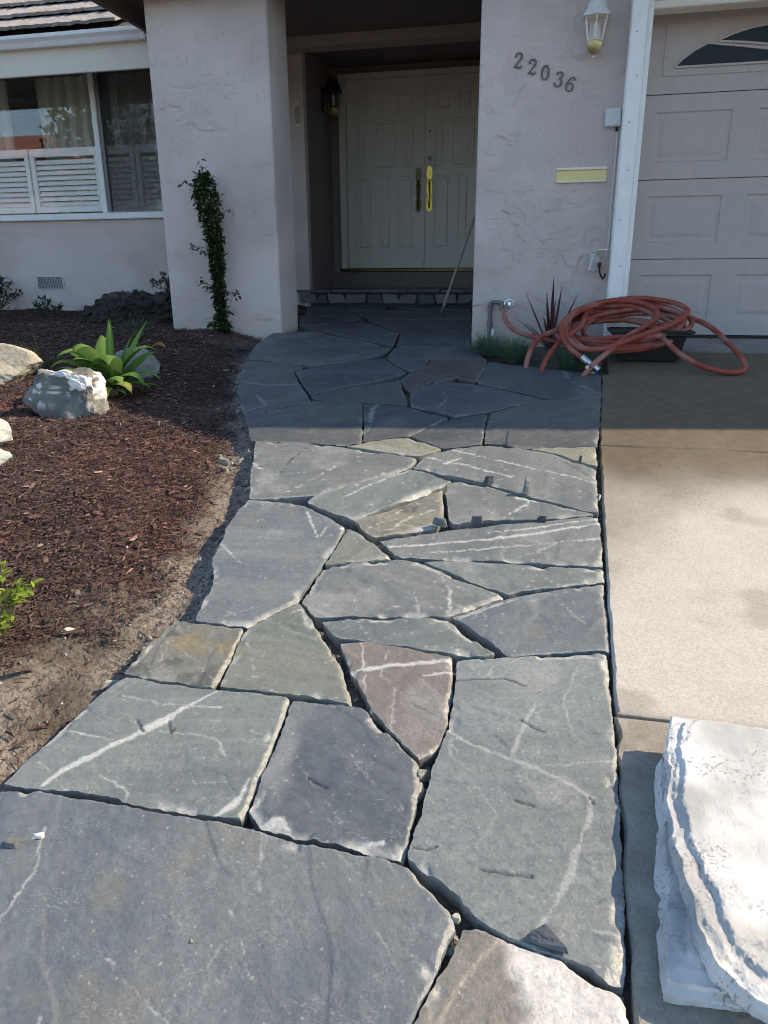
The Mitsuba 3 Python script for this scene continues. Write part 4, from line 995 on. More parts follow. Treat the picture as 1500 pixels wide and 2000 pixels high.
RF = HOUSE + '__roof'
cp_, sp_ = math.cos(PITCHR), math.sin(PITCHR)
deckm = box(-12, -3.672, 0, 4.6, -0.06, -0.02)
rot = np.array([[1, 0, 0], [0, cp_, -sp_], [0, sp_, cp_]])
origin = np.array([0, 6.93, 3.395])
scene[key_for(RF)] = mikit.ply(trimesh.Trimesh(np.array(deckm.vertices) @ rot.T + origin, deckm.faces, process=False), 'tile_butt')
labels[RF] = {'label': 'left wing roof of thick grey tiles in shadowed courses'}
tiles = []
for v in range(5):
    r = np.random.default_rng(500 + v)
    n = 9
    xsn = np.linspace(0.002, 0.328, n)
    t0 = 0.078 + 0.010 * r.random(n)
    V, F = [], []
    for yy, hh, dz in ((0, 0, 0), (0, 1, 0), (0.40, 1, -0.052), (0.40, 0, -0.02)):
        for i, x in enumerate(xsn):
            V.append((x, yy + (0.012 * (r.random() - 0.5) if yy == 0 else 0), (t0[i] if hh else (t0[i] - 0.028 if yy == 0 else 0.0)) + dz))
    for q in range(4):
        for i in range(n - 1):
            a, b = q * n + i, q * n + i + 1
            c2, d2 = ((q + 1) % 4) * n + i + 1, ((q + 1) % 4) * n + i
            F += [[a, b, c2], [a, c2, d2]]
    F += [[0, n, 2 * n], [0, 2 * n, 3 * n], [n - 1, 3 * n - 1, 2 * n - 1], [n - 1, 4 * n - 1, 3 * n - 1]]
    tm = trimesh.Trimesh(V, F, process=False)
    trimesh.repair.fix_normals(tm)
    tiles.append(mikit.ply(tm, 'roof_tile'))
for row in range(9):
    off = 0.165 * (row % 2)
    for i in range(9):
        x = -6.62 + 0.33 * i + off
        y = -0.02 + row * 0.35
        p = np.array([x, 0, 0]) + np.array([0, y * cp_ - 0.0 * sp_, y * sp_]) + origin
        if x + 0.33 > -3.66:
            continue
        m = np.eye(4)
        tl = math.radians(3.2)
        ct, st = math.cos(PITCHR + 0 * tl), math.sin(PITCHR + 0 * tl)
        m[:3, :3] = [[1, 0, 0], [0, ct, -st], [0, st, ct]]
        m[:3, 3] = p
        scene[key_for(RF + '__tile')] = {**tiles[(row * 3 + i * 2 + row * i) % 5], 'to_world': T4(m)}

# roof over porch and garage: unseen front eave line shaped to cast the yard shadow, its left eave seen from below
outline = [(-3.66, 5.88), (-1.05, 5.93), (1.45, 4.72), (9.0, 5.45), (9.0, 13.0), (-3.66, 13.0)]
roof_low = lambda x, y: 3.46 + 0 * x + np.clip((x + 3.66) * 0.02, 0, 0.0)
roof_top = lambda x, y: 3.50 + 0.03 * np.maximum(0, y - 5)
hpart('roof', prism(outline, 3.50, roof_top), 'brown_paint', label='roof over the porch and the garage')
hpart('eave_board', cat([box(-3.66, -3.62, 5.885, 9.6, 3.30, 3.498, 0.004)]), 'brown_paint', label='brown eave board left of the pillar')
hpart('soffit', box(-3.618, -3.277, 5.90, 9.6, 3.44, 3.47), 'brown_paint')
ed = np.array(outline[:4])
for a, b in zip(ed[:-1], ed[1:]):
    d = (b - a) / np.linalg.norm(b - a)
    nn = np.array([-d[1], d[0]])
    hpart('eave_board', prism([a + nn * 0.002, b + nn * 0.002, b + nn * 0.04, a + nn * 0.04], 3.30, 3.497), 'brown_paint')
# closing walls so that the house is solid from behind
hpart('wall', cat([box(-12, 7.4, 12.8, 13.0, 0.4, 3.5), box(-12.2, -12, 7.6, 13.0, 0.4, 3.4), box(-0.4, -0.3, 6.0, 12.8, 0.4, 3.5), box(-12, 7.4, 9.5, 12.8, 3.42, 3.48)]), 'porch_paint')

# ---------------------------------------------------------------- behind the glass: shutters and curtains
for i, (x0, x1, lab) in enumerate(((-6.95, -5.69, 'white louvred shutter at the far left of the window'), (-5.672, -4.84, 'white louvred shutter left of the window mullion'),
                                   (-4.82, -4.42, 'white louvred shutter behind the insect screen, nearest the mullion'), (-4.405, -4.0, 'white louvred shutter behind the insect screen, next to the pillar'))):
    s = thing('shutter', lab, 'shutter', 'shutters inside the window')
    sy0, sy1 = 7.73, 7.76
    part(s, 'frame', cat([box(x0, x0 + 0.05, sy0, sy1, 1.93, 2.57), box(x1 - 0.05, x1, sy0, sy1, 1.93, 2.57), box(x0 + 0.05, x1 - 0.05, sy0, sy1, 2.49, 2.57), box(x0 + 0.05, x1 - 0.05, sy0, sy1, 1.93, 1.99)]), 'shutter_white')
    for zz in np.arange(2.018, 2.48, 0.0525):
        lv = box(-0.5, 0.5, -0.0035, 0.0035, -0.030, 0.030, 0.002)
        v = np.array(lv.vertices) * [x1 - x0 - 0.104, 1, 1]
        a = math.radians(38)
        y, z = v[:, 1].copy(), v[:, 2].copy()
        v[:, 1], v[:, 2] = y * math.cos(a) + z * math.sin(a) + 7.755, -y * math.sin(a) * -1 + z * math.cos(a) + zz
        part(s, 'louver', trimesh.Trimesh(v + [(x0 + x1) / 2, 0, 0], lv.faces, process=False), 'shutter_white')
for x0, x1, lab in ((-7.6, -5.98, 'sheer grey curtain left of the dark gap in the window'), (-5.60, -4.85, 'sheer grey curtain right of the dark gap in the window'), (-4.75, -3.98, 'dim curtain behind the insect screen')):
    u = np.linspace(0, 1, int((x1 - x0) / 0.012))
    zc = np.array([1.4, 2.2, 3.0, 3.28])
    X = x0 + u * (x1 - x0)
    Yc = 7.92 + 0.028 * np.sin(X * 38 + 1.5 * np.sin(X * 7)) + 0.012 * np.sin(X * 83)
    XX, ZZ = np.meshgrid(X, zc)
    single('curtain', grid_mesh(XX, np.tile(Yc, (4, 1)) + 0.0 * ZZ, ZZ), 'curtain_cloth', lab, 'curtain', True, 'curtains behind the window')

# ---------------------------------------------------------------- fittings on the house
WALLY = 5.80


def lantern(base, tip_x, tip_z, y, s, label, mat_cap, facing=(0, -1)):
    """A six sided coach lantern on a wall: plate, arm, tapering glass cage, bell cap, finials."""
    t = thing('wall_lantern', label, 'lantern')
    cxx, cyy, z = tip_x, y, tip_z

    def L(profile, n=6, mat='lamp_white', nm='cap', smooth=30):
        return part(t, nm, lathe([(r * s, z + h * s) for r, h in profile], n, (cxx, cyy, 0), phase=math.pi / 6), mat, smooth)

    L([(0.0, 0.325), (0.035, 0.322), (0.058, 0.312), (0.066, 0.290), (0.072, 0.262), (0.094, 0.240), (0.096, 0.226), (0.086, 0.226), (0.060, 0.26), (0.0, 0.285)], 6, mat_cap, 'cap', 50)
    L([(0.0, 0.352), (0.010, 0.350), (0.013, 0.342), (0.008, 0.333), (0.012, 0.322)], 12, mat_cap, 'finial')
    bars = []
    for i in range(6):
        a = math.pi / 6 + i * math.pi / 3
        p0 = np.array([cxx + 0.078 * s * math.cos(a), cyy + 0.078 * s * math.sin(a), z + 0.232 * s])
        p1 = np.array([cxx + 0.051 * s * math.cos(a), cyy + 0.051 * s * math.sin(a), z + 0.093 * s])
        bars.append(tube([p0, p1], 0.0048 * s, 6))
        for hgt, rr in ((0.093, 0.051), (0.228, 0.077)):
            b = a + math.pi / 3
            bars.append(tube([(cxx + rr * s * math.cos(a), cyy + rr * s * math.sin(a), z + hgt * s), (cxx + rr * s * math.cos(b), cyy + rr * s * math.sin(b), z + hgt * s)], 0.0045 * s, 6))
    part(t, 'cage', cat(bars), mat_cap, 40)
    pr = [(0.049, 0.095), (0.075, 0.228)]
    part(t, 'glass', lathe([(r * s, z + h * s) for r, h in pr], 6, (cxx, cyy, 0), phase=math.pi / 6), 'lamp_glass')
    L([(0.051, 0.091), (0.053, 0.080), (0.050, 0.055), (0.040, 0.030), (0.020, 0.012), (0.0, 0.008)], 6, 'lamp_brass', 'bowl', 40)
    L([(0.0, 0.092), (0.050, 0.091)], 6, 'lamp_brass', 'floor')
    L([(0.0, -0.006), (0.008, -0.003), (0.009, 0.004), (0.004, 0.010)], 10, mat_cap, 'finial')
    L([(0.0, 0.10), (0.016, 0.10), (0.014, 0.14), (0.017, 0.17), (0.012, 0.195), (0.0, 0.20)], 10, 'lamp_white', 'bulb', 60)
    wx, wy = facing
    pl = np.array([cxx - wx * 0.0, y, 0])
    dist = 0.105 * s
    if wy:
        part(t, 'back_plate', box(cxx - 0.035 * s, cxx + 0.035 * s, y + dist - 0.014, y + dist + 0.012, z + 0.06 * s, z + 0.27 * s, 0.006), mat_cap)
        arm = [(cxx, y + dist - 0.01, z + 0.12 * s), (cxx, y + dist * 0.7, z + 0.06 * s), (cxx, y + 0.02, z + 0.015 * s)]
    else:
        part(t, 'back_plate', box(cxx - wx * dist - 0.012, cxx - wx * dist + 0.012, y - 0.035 * s, y + 0.035 * s, z + 0.06 * s, z + 0.27 * s, 0.006), mat_cap)
        arm = [(cxx - wx * dist, y, z + 0.12 * s), (cxx - wx * dist * 0.7, y, z + 0.06 * s), (cxx - wx * 0.02, y, z + 0.015 * s)]
    part(t, 'arm', tube(spline(arm, 5), 0.006 * s, 8), 'lamp_brass', 40)
    return t


lantern('', 0.154, 2.628, 5.69, 1.0, 'white coach lantern with brass bowl on the wall beside the garage', 'lamp_white')
lantern('', -2.545, 2.93, 8.86, 1.15, 'dark coach lantern in the porch left of the front door', 'bronze', (1, 0))

nk = thing('house_number', 'dark metal house number 22036 stepping down the stucco wall', 'house number')
STROKES = {
    '2': [[(0.05, 0.74, .045), (0.10, 0.86, .05), (0.24, 0.97, .035), (0.42, 0.95, .055), (0.52, 0.82, .075), (0.48, 0.64, .07), (0.34, 0.44, .05), (0.14, 0.20, .035), (0.03, 0.06, .03)],
          [(0.03, 0.07, .03), (0.16, 0.12, .05), (0.34, 0.05, .06), (0.50, 0.05, .045), (0.58, 0.20, .025)], [(0.10, 0.76, .075), (0.11, 0.77, .07)]],
    '0': [[(0.30 + 0.235 * math.cos(t), 0.5 + 0.46 * math.sin(t), 0.028 + 0.045 * abs(math.cos(t)) ** 1.3) for t in np.linspace(0, 2 * math.pi, 36)]],
    '3': [[(0.06, 0.80, .06), (0.14, 0.92, .04), (0.30, 0.97, .035), (0.45, 0.90, .06), (0.48, 0.77, .065), (0.40, 0.62, .045), (0.24, 0.55, .025)],
          [(0.24, 0.55, .025), (0.42, 0.51, .045), (0.54, 0.36, .07), (0.50, 0.16, .065), (0.36, 0.04, .04), (0.18, 0.03, .035), (0.06, 0.14, .06)], [(0.07, 0.17, .07), (0.08, 0.17, .065)], [(0.08, 0.79, .065), (0.09, 0.79, .06)]],
    '6': [[(0.52, 0.86, .055), (0.42, 0.96, .03), (0.28, 0.90, .04), (0.13, 0.70, .06), (0.06, 0.42, .07), (0.10, 0.16, .06), (0.28, 0.03, .03), (0.46, 0.10, .055), (0.54, 0.28, .07), (0.48, 0.48, .05), (0.32, 0.56, .03), (0.16, 0.46, .035), (0.09, 0.34, .04)], [(0.51, 0.84, .07), (0.52, 0.84, .065)]]}


def digit(ch, height, depth):
    shp = []
    for st in STROKES[ch]:
        P = spline(st, 6) if len(st) > 2 else np.array(st, float)
        for a, b in zip(P[:-1], P[1:]):
            shp.append(unary_union([Point(a[:2]).buffer(max(a[2], .018), 10), Point(b[:2]).buffer(max(b[2], .018), 10)]).convex_hull)
    g = unary_union(shp).simplify(0.004)
    g = shapely.affinity.scale(g, height, height, origin=(0, 0))
    g = shapely.affinity.translate(g, -0.3 * height, -0.5 * height)
    return g


for ch, x, z, tl in (('2', -0.341, 2.660, -4), ('2', -0.245, 2.617, -3), ('0', -0.156, 2.577, -5), ('3', -0.061, 2.532, -14), ('6', 0.016, 2.500, -14)):
    g = shapely.affinity.rotate(digit(ch, 0.094, 0), tl, origin=(0, 0))
    g = shapely.affinity.translate(g, x, z)
    gs = g.geoms if hasattr(g, 'geoms') else [g]
    part(nk, 'digit', cat([extrude_xz(q, WALLY - 0.012, WALLY - 0.0005) for q in gs]), 'digit_metal', label=f'the figure {ch}')

t = thing('switch_box', 'small grey switch box with a button on the wall beside the white post', 'switch box')
part(t, 'case', box(0.262, 0.365, WALLY - 0.045, WALLY - 0.0005, 2.222, 2.335, 0.008), 'grey_plastic')
part(t, 'button', box(0.318, 0.343, WALLY - 0.050, WALLY - 0.0455, 2.232, 2.258, 0.002), 'lamp_white')
part(t, 'gland', tube([(0.345, WALLY - 0.018, 2.223), (0.345, WALLY - 0.018, 2.195)], 0.009, 8), 'black_plastic', 40)
single('cable', tube(spline([(0.350, WALLY - 0.012, 2.215), (0.353, WALLY - 0.008, 2.0), (0.350, WALLY - 0.007, 1.7), (0.354, WALLY - 0.008, 1.5), (0.345, WALLY - 0.012, 1.39)], 6), 0.0055, 7), 'grey_plastic',
       'grey cable running down the wall below the switch box', 'cable', 40)
t = thing('mail_slot', 'cream and brass mail slot set in the stucco wall', 'mail slot')
part(t, 'frame', cat([box(-0.042, 0.305, WALLY - 0.020, WALLY - 0.0005, 1.960, 1.978, 0.004), box(-0.042, 0.305, WALLY - 0.022, WALLY - 0.0005, 1.880, 1.894, 0.004)]), 'mail_cream')
part(t, 'flap', box(-0.040, 0.303, WALLY - 0.008, WALLY - 0.0006, 1.8945, 1.9595, 0.002), 'mail_brass')
t = thing('outlet_box', 'outdoor outlet with its grey cover flipped open low on the wall', 'outlet')
part(t, 'box', box(0.235, 0.300, WALLY - 0.035, WALLY - 0.0005, 1.292, 1.405, 0.006), 'grey_plastic')
lid = box(-0.036, 0.036, -0.004, 0.004, -0.055, 0.055, 0.002)
part(t, 'cover', lid.copy().apply_transform(trimesh.transformations.compose_matrix(angles=(math.radians(65), 0, 0.25), translate=(0.300, WALLY - 0.075, 1.408))), 'lamp_white')
part(t, 'cover', lid.copy().apply_transform(trimesh.transformations.compose_matrix(angles=(math.radians(8), 0.25, 0.9), translate=(0.262, WALLY - 0.055, 1.34))), 'grey_plastic')
part(t, 'plug', cat([box(0.290, 0.312, WALLY - 0.075, WALLY - 0.036, 1.310, 1.345, 0.004), tube(spline([(0.301, WALLY - 0.07, 1.315), (0.310, WALLY - 0.07, 1.27), (0.335, WALLY - 0.03, 1.235), (0.35, WALLY - 0.01, 1.27)], 5), 0.006, 7)]), 'black_plastic')
t = thing('door_plate', 'small pale plate on the wall at the left of the porch', 'plate')
part(t, 'plate', box(-2.775, -2.715, 8.185, 8.1985, 2.74, 2.98, 0.003), 'cream_paint')
part(t, 'rib', cat([box(-2.765 + 0.012 * i, -2.760 + 0.012 * i, 8.181, 8.1855, 2.77, 2.94) for i in range(4)]), 'brown_paint')

# hose bib
t = thing('hose_bib', 'grey standpipe and tap with a chrome handle at the wall corner', 'tap')
part(t, 'pipe', cat([tube(spline([(-0.466, 5.765, 0.72), (-0.466, 5.765, 0.9), (-0.464, 5.765, 1.04), (-0.450, 5.760, 1.066), (-0.40, 5.75, 1.066), (-0.372, 5.74, 1.058)], 6), 0.0155, 10)]), 'galvanised', 40)
part(t, 'collar', cat([tube([(-0.466, 5.765, z), (-0.466, 5.765, z + 0.028)], 0.021, 10) for z in (0.90, 1.02)]), 'galvanised', 40)
part(t, 'valve', cat([tube([(-0.385, 5.745, 1.058), (-0.352, 5.71, 1.040), (-0.352, 5.69, 1.010)], [0.016, 0.020, 0.016], 10), tube([(-0.352, 5.70, 1.045), (-0.325, 5.66, 1.060)], 0.009, 8)]), 'chrome', 40)
ha = np.linspace(0, 2 * np.pi, 25)
part(t, 'handle', cat([tube([(-0.322 + 0.030 * math.cos(a), 5.655 + 0.012 * math.cos(a), 1.062 + 0.030 * math.sin(a)) for a in ha], 0.006, 8), tube([(-0.322, 5.655, 1.062), (-0.318, 5.645, 1.064)], 0.013, 10)]), 'chrome', 40)
part(t, 'tag', box(-0.452, -0.425, 5.735, 5.738, 0.82, 0.875), 'lamp_white')

# red hose
hk = thing('garden_hose', 'coiled red rubber hose with a metal coupler heaped beside the garage door', 'hose')


def hose_path(P, per):
    q = spline(P, per)
    q[:, 2] = np.maximum(q[:, 2], gz(q[:, 1]) - 0.20)
    q += 0.022 * np.column_stack([fbm(q * 5 + o, 2, 3) - 0.5 for o in (0, 20, 40)])
    return q


part(hk, 'tube', tube(hose_path(HOSE, 7), 0.0174, 12), 'hose_rubber', True)
part(hk, 'tube', tube(hose_path(HOSE_TAIL, 8), 0.0174, 12), 'hose_rubber', True)
part(hk, 'tube', tube(hose_path(HOSE_RING, 8), 0.0172, 12), 'hose_rubber', True)
part(hk, 'tube', tube(hose_path(HOSE_LOOPS, 7), 0.0172, 12), 'hose_rubber', True)
e0, e1 = np.array(HOSE[-1]), np.array(HOSE[-2])
dd = (e0 - e1) / np.linalg.norm(e0 - e1)
side = np.cross(dd, [0, 0, 1.0])
side /= np.linalg.norm(side)
part(hk, 'coupler', cat([tube([e0 - dd * 0.02, e0 + dd * 0.03], 0.026, 12), tube([e0 + dd * 0.03, e0 + dd * 0.085], 0.020, 12), tube([e0 + dd * 0.085, e0 + dd * 0.12], 0.024, 8)]), 'chrome', 35)
m0 = e0 + dd * 0.075
part(hk, 'lever', cat([tube(spline([m0 - side * 0.11 + [0, 0, 0.006], m0 - side * 0.04, m0 + side * 0.03, m0 + side * 0.10 + [0, 0, 0.004]], 5), [0.009] * 15 + [0.012], 8)]), 'chrome', 40)
s0 = np.array(HOSE[0])
part(hk, 'coupling', tube([s0 + [0, 0, 0.03], s0 - [0, 0, 0.025]], 0.024, 12), 'galvanised', 35)

# black nursery tray under the hose
t = thing('nursery_tray', 'black plastic nursery pot lying under the coiled hose', 'plant pot')
pz = float(gz(5.25))
pr = [(0.19, 0.015), (0.21, 0.0), (0.235, 0.12), (0.25, 0.155), (0.275, 0.16), (0.275, 0.185), (0.262, 0.185), (0.245, 0.16), (0.22, 0.10), (0.19, 0.03), (0.0, 0.02)]
part(t, 'bowl', lathe([(r, z + pz) for r, z in pr], 4, (0.63, 5.24, 0), 1.25, 0.72, math.pi / 4), 'black_plastic', 25)
part(t, 'rim', lathe([(0.270, pz + 0.172), (0.295, pz + 0.176), (0.295, pz + 0.190), (0.268, pz + 0.194)], 4, (0.63, 5.24, 0), 1.25, 0.72, math.pi / 4), 'black_plastic', 25)

# pole leaning in the porch
t = thing('pole', 'thin grey wooden pole leaning inside the porch', 'pole')
part(t, 'shaft', tube([(-1.08, 7.443, 0.895), (-0.622, 8.085, 2.49)], 0.0145, 12), 'stick_wood', 40)
part(t, 'ferrule', tube([(-1.0815, 7.4405, 0.890), (-1.063, 7.467, 0.955)], 0.0162, 12), 'galvanised', 40)

# ---------------------------------------------------------------- stacked white flagstones on the driveway


def ragged_slab(poly, z_bot, z_top, seed, step=0.0055, layers=4, lean=0.012):
    poly = [(x, y + 0.055 * float(sstep(1.15, 1.6, y))) for x, y in poly]
    pg = shapely.geometry.polygon.orient(Polygon(poly).buffer(0), 1)
    L = pg.exterior.length
    n = int(L / 0.009)
    B = np.array([pg.exterior.interpolate(i * L / n).coords[0] for i in range(n)])
    tg = np.roll(B, -1, 0) - np.roll(B, 1, 0)
    nr = np.stack([tg[:, 1], -tg[:, 0]], 1)
    nr /= np.linalg.norm(nr, axis=1, keepdims=True)
    P3 = np.column_stack([B, np.full(n, seed)])
    B = B + nr * (0.030 * (fbm(P3 * [9, 9, 1], 5, seed) - 0.5) + 0.010 * (fbm(P3 * [55, 55, 1], 3, seed) - 0.5))[:, None]
    inner = Polygon(B).buffer(0)
    x0, y0, x1, y1 = inner.bounds
    X, Y = np.meshgrid(np.arange(x0, x1, step), np.arange(y0, y1, step))
    r = np.random.default_rng(seed)
    Q = np.stack([X.ravel(), Y.ravel()], 1) + r.uniform(-0.3, 0.3, (X.size, 2)) * step
    Q = Q[shapely.contains_xy(inner.buffer(-step * 0.6), Q[:, 0], Q[:, 1])]
    pts = np.vstack([B, Q])
    tri = Delaunay(pts).simplices
    cen = pts[tri].mean(1)
    tri = tri[shapely.contains_xy(inner, cen[:, 0], cen[:, 1])]
    cr = np.cross(pts[tri[:, 1]] - pts[tri[:, 0]], pts[tri[:, 2]] - pts[tri[:, 0]])
    tri = np.where(cr[:, None] < 0, tri[:, ::-1], tri)
    edge = shapely.distance(shapely.points(pts), inner.exterior)
    Q3 = np.column_stack([pts, np.full(len(pts), seed * 1.3)])
    zt = z_top(pts[:, 0], pts[:, 1]) + 0.014 * (fbm(Q3 * [5, 5, 1], 3, seed) - 0.5) + 0.005 * (fbm(Q3 * [20, 20, 1], 4, seed + 1) - 0.5)
    zt -= 0.005 * sstep(0.52, 0.535, fbm(Q3 * [2.6, 4.2, 1] + 7, 3, seed + 9)) + 0.004 * sstep(0.44, 0.43, fbm(Q3 * [4.5, 3.0, 1] + 17, 3, seed + 8))
    # split layers stepping down near the edge
    for q, (w, dpt, fr) in enumerate(((0.030, 0.009, 2.2), (0.004, 0.005, 7.0))):
        lay = edge + 0.10 * (fbm(Q3 * [fr, fr, 1] + 3 * q, 5, seed + 2 + q) - 0.5)
        zt -= dpt * sstep(w + 0.0035, w - 0.0035, lay)
    V, F = [np.column_stack([pts, zt])], [tri]
    rings = []
    zb = z_bot(B[:, 0], B[:, 1])
    m = 9
    for i in range(m):
        f = i / (m - 1)
        q = np.column_stack([B, zt[:n] * (1 - f) + zb * f])
        j = 0.010 * (fbm(np.column_stack([B * 24, np.full(n, f * 7 + seed)]), 3, seed + 3) - 0.5) + 0.012 * (noise(np.column_stack([B * 5, np.full(n, f * 5.0)]), seed + 4) - 0.5)
        j = j + 0.55 * (0.0, 0.003, -0.004, 0.002, 0.006, -0.003, 0.001, -0.005, 0.0)[i] * (0.4 + 1.2 * fbm(np.column_stack([B * 6, np.full(n, i * 3.0)]), 2, seed + 6))
        q[:, :2] += nr * (j * (i > 0) + lean * f * (1 - 0.6 * f))[:, None]
        rings.append(q)
    base = len(pts)
    V.append(np.vstack(rings))
    k = np.arange(n)
    k2 = (k + 1) % n
    for i in range(m - 1):
        F.append(base + np.vstack([np.stack([i * n + k2, i * n + k, (i + 1) * n + k], 1), np.stack([i * n + k2, (i + 1) * n + k, (i + 1) * n + k2], 1)]))
    return np.vstack(V), np.vstack(F)


single('stone_slab', ragged_slab(SLAB_LOW, lambda x, y: gz(y) - 0.004, lambda x, y: gz(y) + 0.050, 71, lean=0.020), 'white_rock', 'dusty white stone slab at the bottom of the stack on the driveway', 'stone slab', 24, 'stone slabs stacked on the driveway')
single('stone_slab', ragged_slab(SLAB_TOP, lambda x, y: gz(y) + 0.052, lambda x, y: gz(y) + 0.102, 72, lean=0.006), 'white_rock', 'large ragged white stone slab on top of the stack', 'stone slab', 24, 'stone slabs stacked on the driveway')

# ---------------------------------------------------------------- boulders


def boulder(name, center, size, seed, rot, colors, label, category='boulder', cover=None, **kw):
    m = rough_stone(center, size, seed, sub=5, rot=rot, **kw)
    v = np.array(m.vertices)
    a, b = np.array(colors[0]), np.array(colors[1])
    mot = sstep(0.35, 0.65, fbm(v * 9 + seed, 4, seed))
    c = a + (b - a) * mot[:, None]
    c *= (0.8 + 0.4 * fbm(v * 45, 3, seed + 1))[:, None]
    if cover is not None:
        w = cover(v, np.array(m.vertex_normals))
        c = c * (1 - w[:, None]) + np.array([0.62, 0.61, 0.60]) * w[:, None]
    return single(name, m, 'rock', label, category, True, None, color=c)


def lichen(v, n):
    f = fbm(v * 15 + 2.0, 4, 5)
    return sstep(0.605, 0.63, f + 0.10 * sstep(-2.66, -2.50, v[:, 0]) + 0.03 * sstep(0.66, 0.74, v[:, 2])) * sstep(0.54, 0.64, v[:, 2])


boulder('boulder', (-2.69, 3.68, 0.575), (0.205, 0.15, 0.20), 43, 0.10, ((0.12, 0.12, 0.115), (0.19, 0.19, 0.18)), 'squarish grey boulder with white lichen patches in front of the green rosette plant', cover=lichen, amp=0.36, cuts=8, boxy=0.5, freq=2.6)
boulder('boulder', (-2.76, 4.56, 0.67), (0.165, 0.13, 0.15), 22, 0.5, ((0.15, 0.155, 0.16), (0.21, 0.21, 0.20)), 'small grey boulder half hidden behind the green rosette plant', amp=0.3, cuts=9, boxy=0.75, freq=2.2)
boulder('boulder', (-3.74, 4.36, 0.635), (0.36, 0.26, 0.21), 33, -0.1, ((0.38, 0.35, 0.28), (0.25, 0.235, 0.20)), 'large buff boulder cut by the left edge', amp=0.25, boxy=0.8, freq=2.0)
boulder('white_stone', (-2.77, 3.05, 0.51), (0.155, 0.11, 0.115), 45, 0.2, ((0.42, 0.44, 0.42), (0.34, 0.38, 0.36)), 'pale white stone at the left edge, upper of two', 'stone', amp=0.25, boxy=0.6)
boulder('white_stone', (-2.69, 2.91, 0.425), (0.18, 0.10, 0.085), 46, 0.1, ((0.36, 0.39, 0.37), (0.22, 0.28, 0.265)), 'greenish white stone at the left edge, lower of two', 'stone', amp=0.3, boxy=0.6)
boulder('stone', (-3.62, 6.62, 0.87), (0.10, 0.08, 0.07), 47, 0.1, ((0.20, 0.22, 0.22), (0.26, 0.28, 0.28)), 'small grey stone at the foot of the pillar', 'stone')
# heap of dark soil against the wall
m = rough_stone((-4.02, 6.72, 0.80), (0.52, 0.34, 0.31), 61, sub=6, amp=0.8, freq=2.6, cuts=2)
v = np.array(m.vertices)
v += np.array(m.vertex_normals) * (0.10 * (fbm(v * 13, 4, 62) - 0.5) + 0.06 * (fbm(v * 48, 3, 63) - 0.5))[:, None]
grey = sstep(0.45, 0.6, fbm(v * 5 + 1, 3, 64)) * sstep(1.0, 1.15, v[:, 2])
c = np.array([0.035, 0.029, 0.026]) * (0.6 + 0.8 * fbm(v * 30, 3, 65))[:, None]
c = c * (1 - 0.6 * grey[:, None]) + 0.6 * grey[:, None] * np.array([0.14, 0.14, 0.15])
single('soil_heap', (v, m.faces), 'rock', 'heap of dark soil with a grey top against the left wing wall', 'soil heap', True, color=c)

# ---------------------------------------------------------------- mulch, gravel and loose bits


def shards(C, L, W, H, yaw, pitch, col):
    """Many splinters at once: three sided slivers with tapering ends (6 vertices, 8 faces each)."""
    n = len(C)
    cy, sy, cp2, sp2 = np.cos(yaw), np.sin(yaw), np.cos(pitch), np.sin(pitch)
    ax = np.stack([cy * cp2, sy * cp2, sp2], 1)
    sd = np.stack([-sy, cy, np.zeros(n)], 1)
    up = np.cross(ax, sd)
    r = np.random.default_rng(n)
    V = np.zeros((n, 6, 3))
    for e in (0, 1):
        s = (2 * e - 1) * 0.5 * L
        tw = r.uniform(0.45, 1.0, n) * W * 0.5
        V[:, 3 * e] = C + ax * s[:, None] + sd * tw[:, None]
        V[:, 3 * e + 1] = C + ax * s[:, None] - sd * tw[:, None]
        V[:, 3 * e + 2] = C + ax * (s * r.uniform(0.55, 1.1, n))[:, None] + up * (H * r.uniform(0.5, 1.2, n))[:, None] + sd * (r.uniform(-0.4, 0.4, n) * W)[:, None]
    f = np.array([[0, 2, 1], [3, 4, 5], [0, 1, 4], [0, 4, 3], [1, 2, 5], [1, 5, 4], [2, 0, 3], [2, 3, 5]])
    F = (f[None] + 6 * np.arange(n)[:, None, None]).reshape(-1, 3)
    return V.reshape(-1, 3), F, np.repeat(col, 6, 0)


def bed_points(n, seed, x0, x1, y0, y1, keep):
    r = np.random.default_rng(seed)
    P = np.stack([r.uniform(x0, x1, n), r.uniform(y0, y1, n)], 1)
    return P[r.random(n) < keep(P)]


def mulch_keep(P):
    d = mulch_edge_x(P[:, 1]) - P[:, 0] + 0.22 * (fbm(np.column_stack([P * 6, P[:, :1] * 0]), 3, 11) - 0.5)
    return np.maximum(sstep(-0.10, 0.12, d), 0.16 * (path_edge_x(P[:, 1]) - P[:, 0] > 0.03)) * (path_edge_x(P[:, 1]) - P[:, 0] > 0.0)


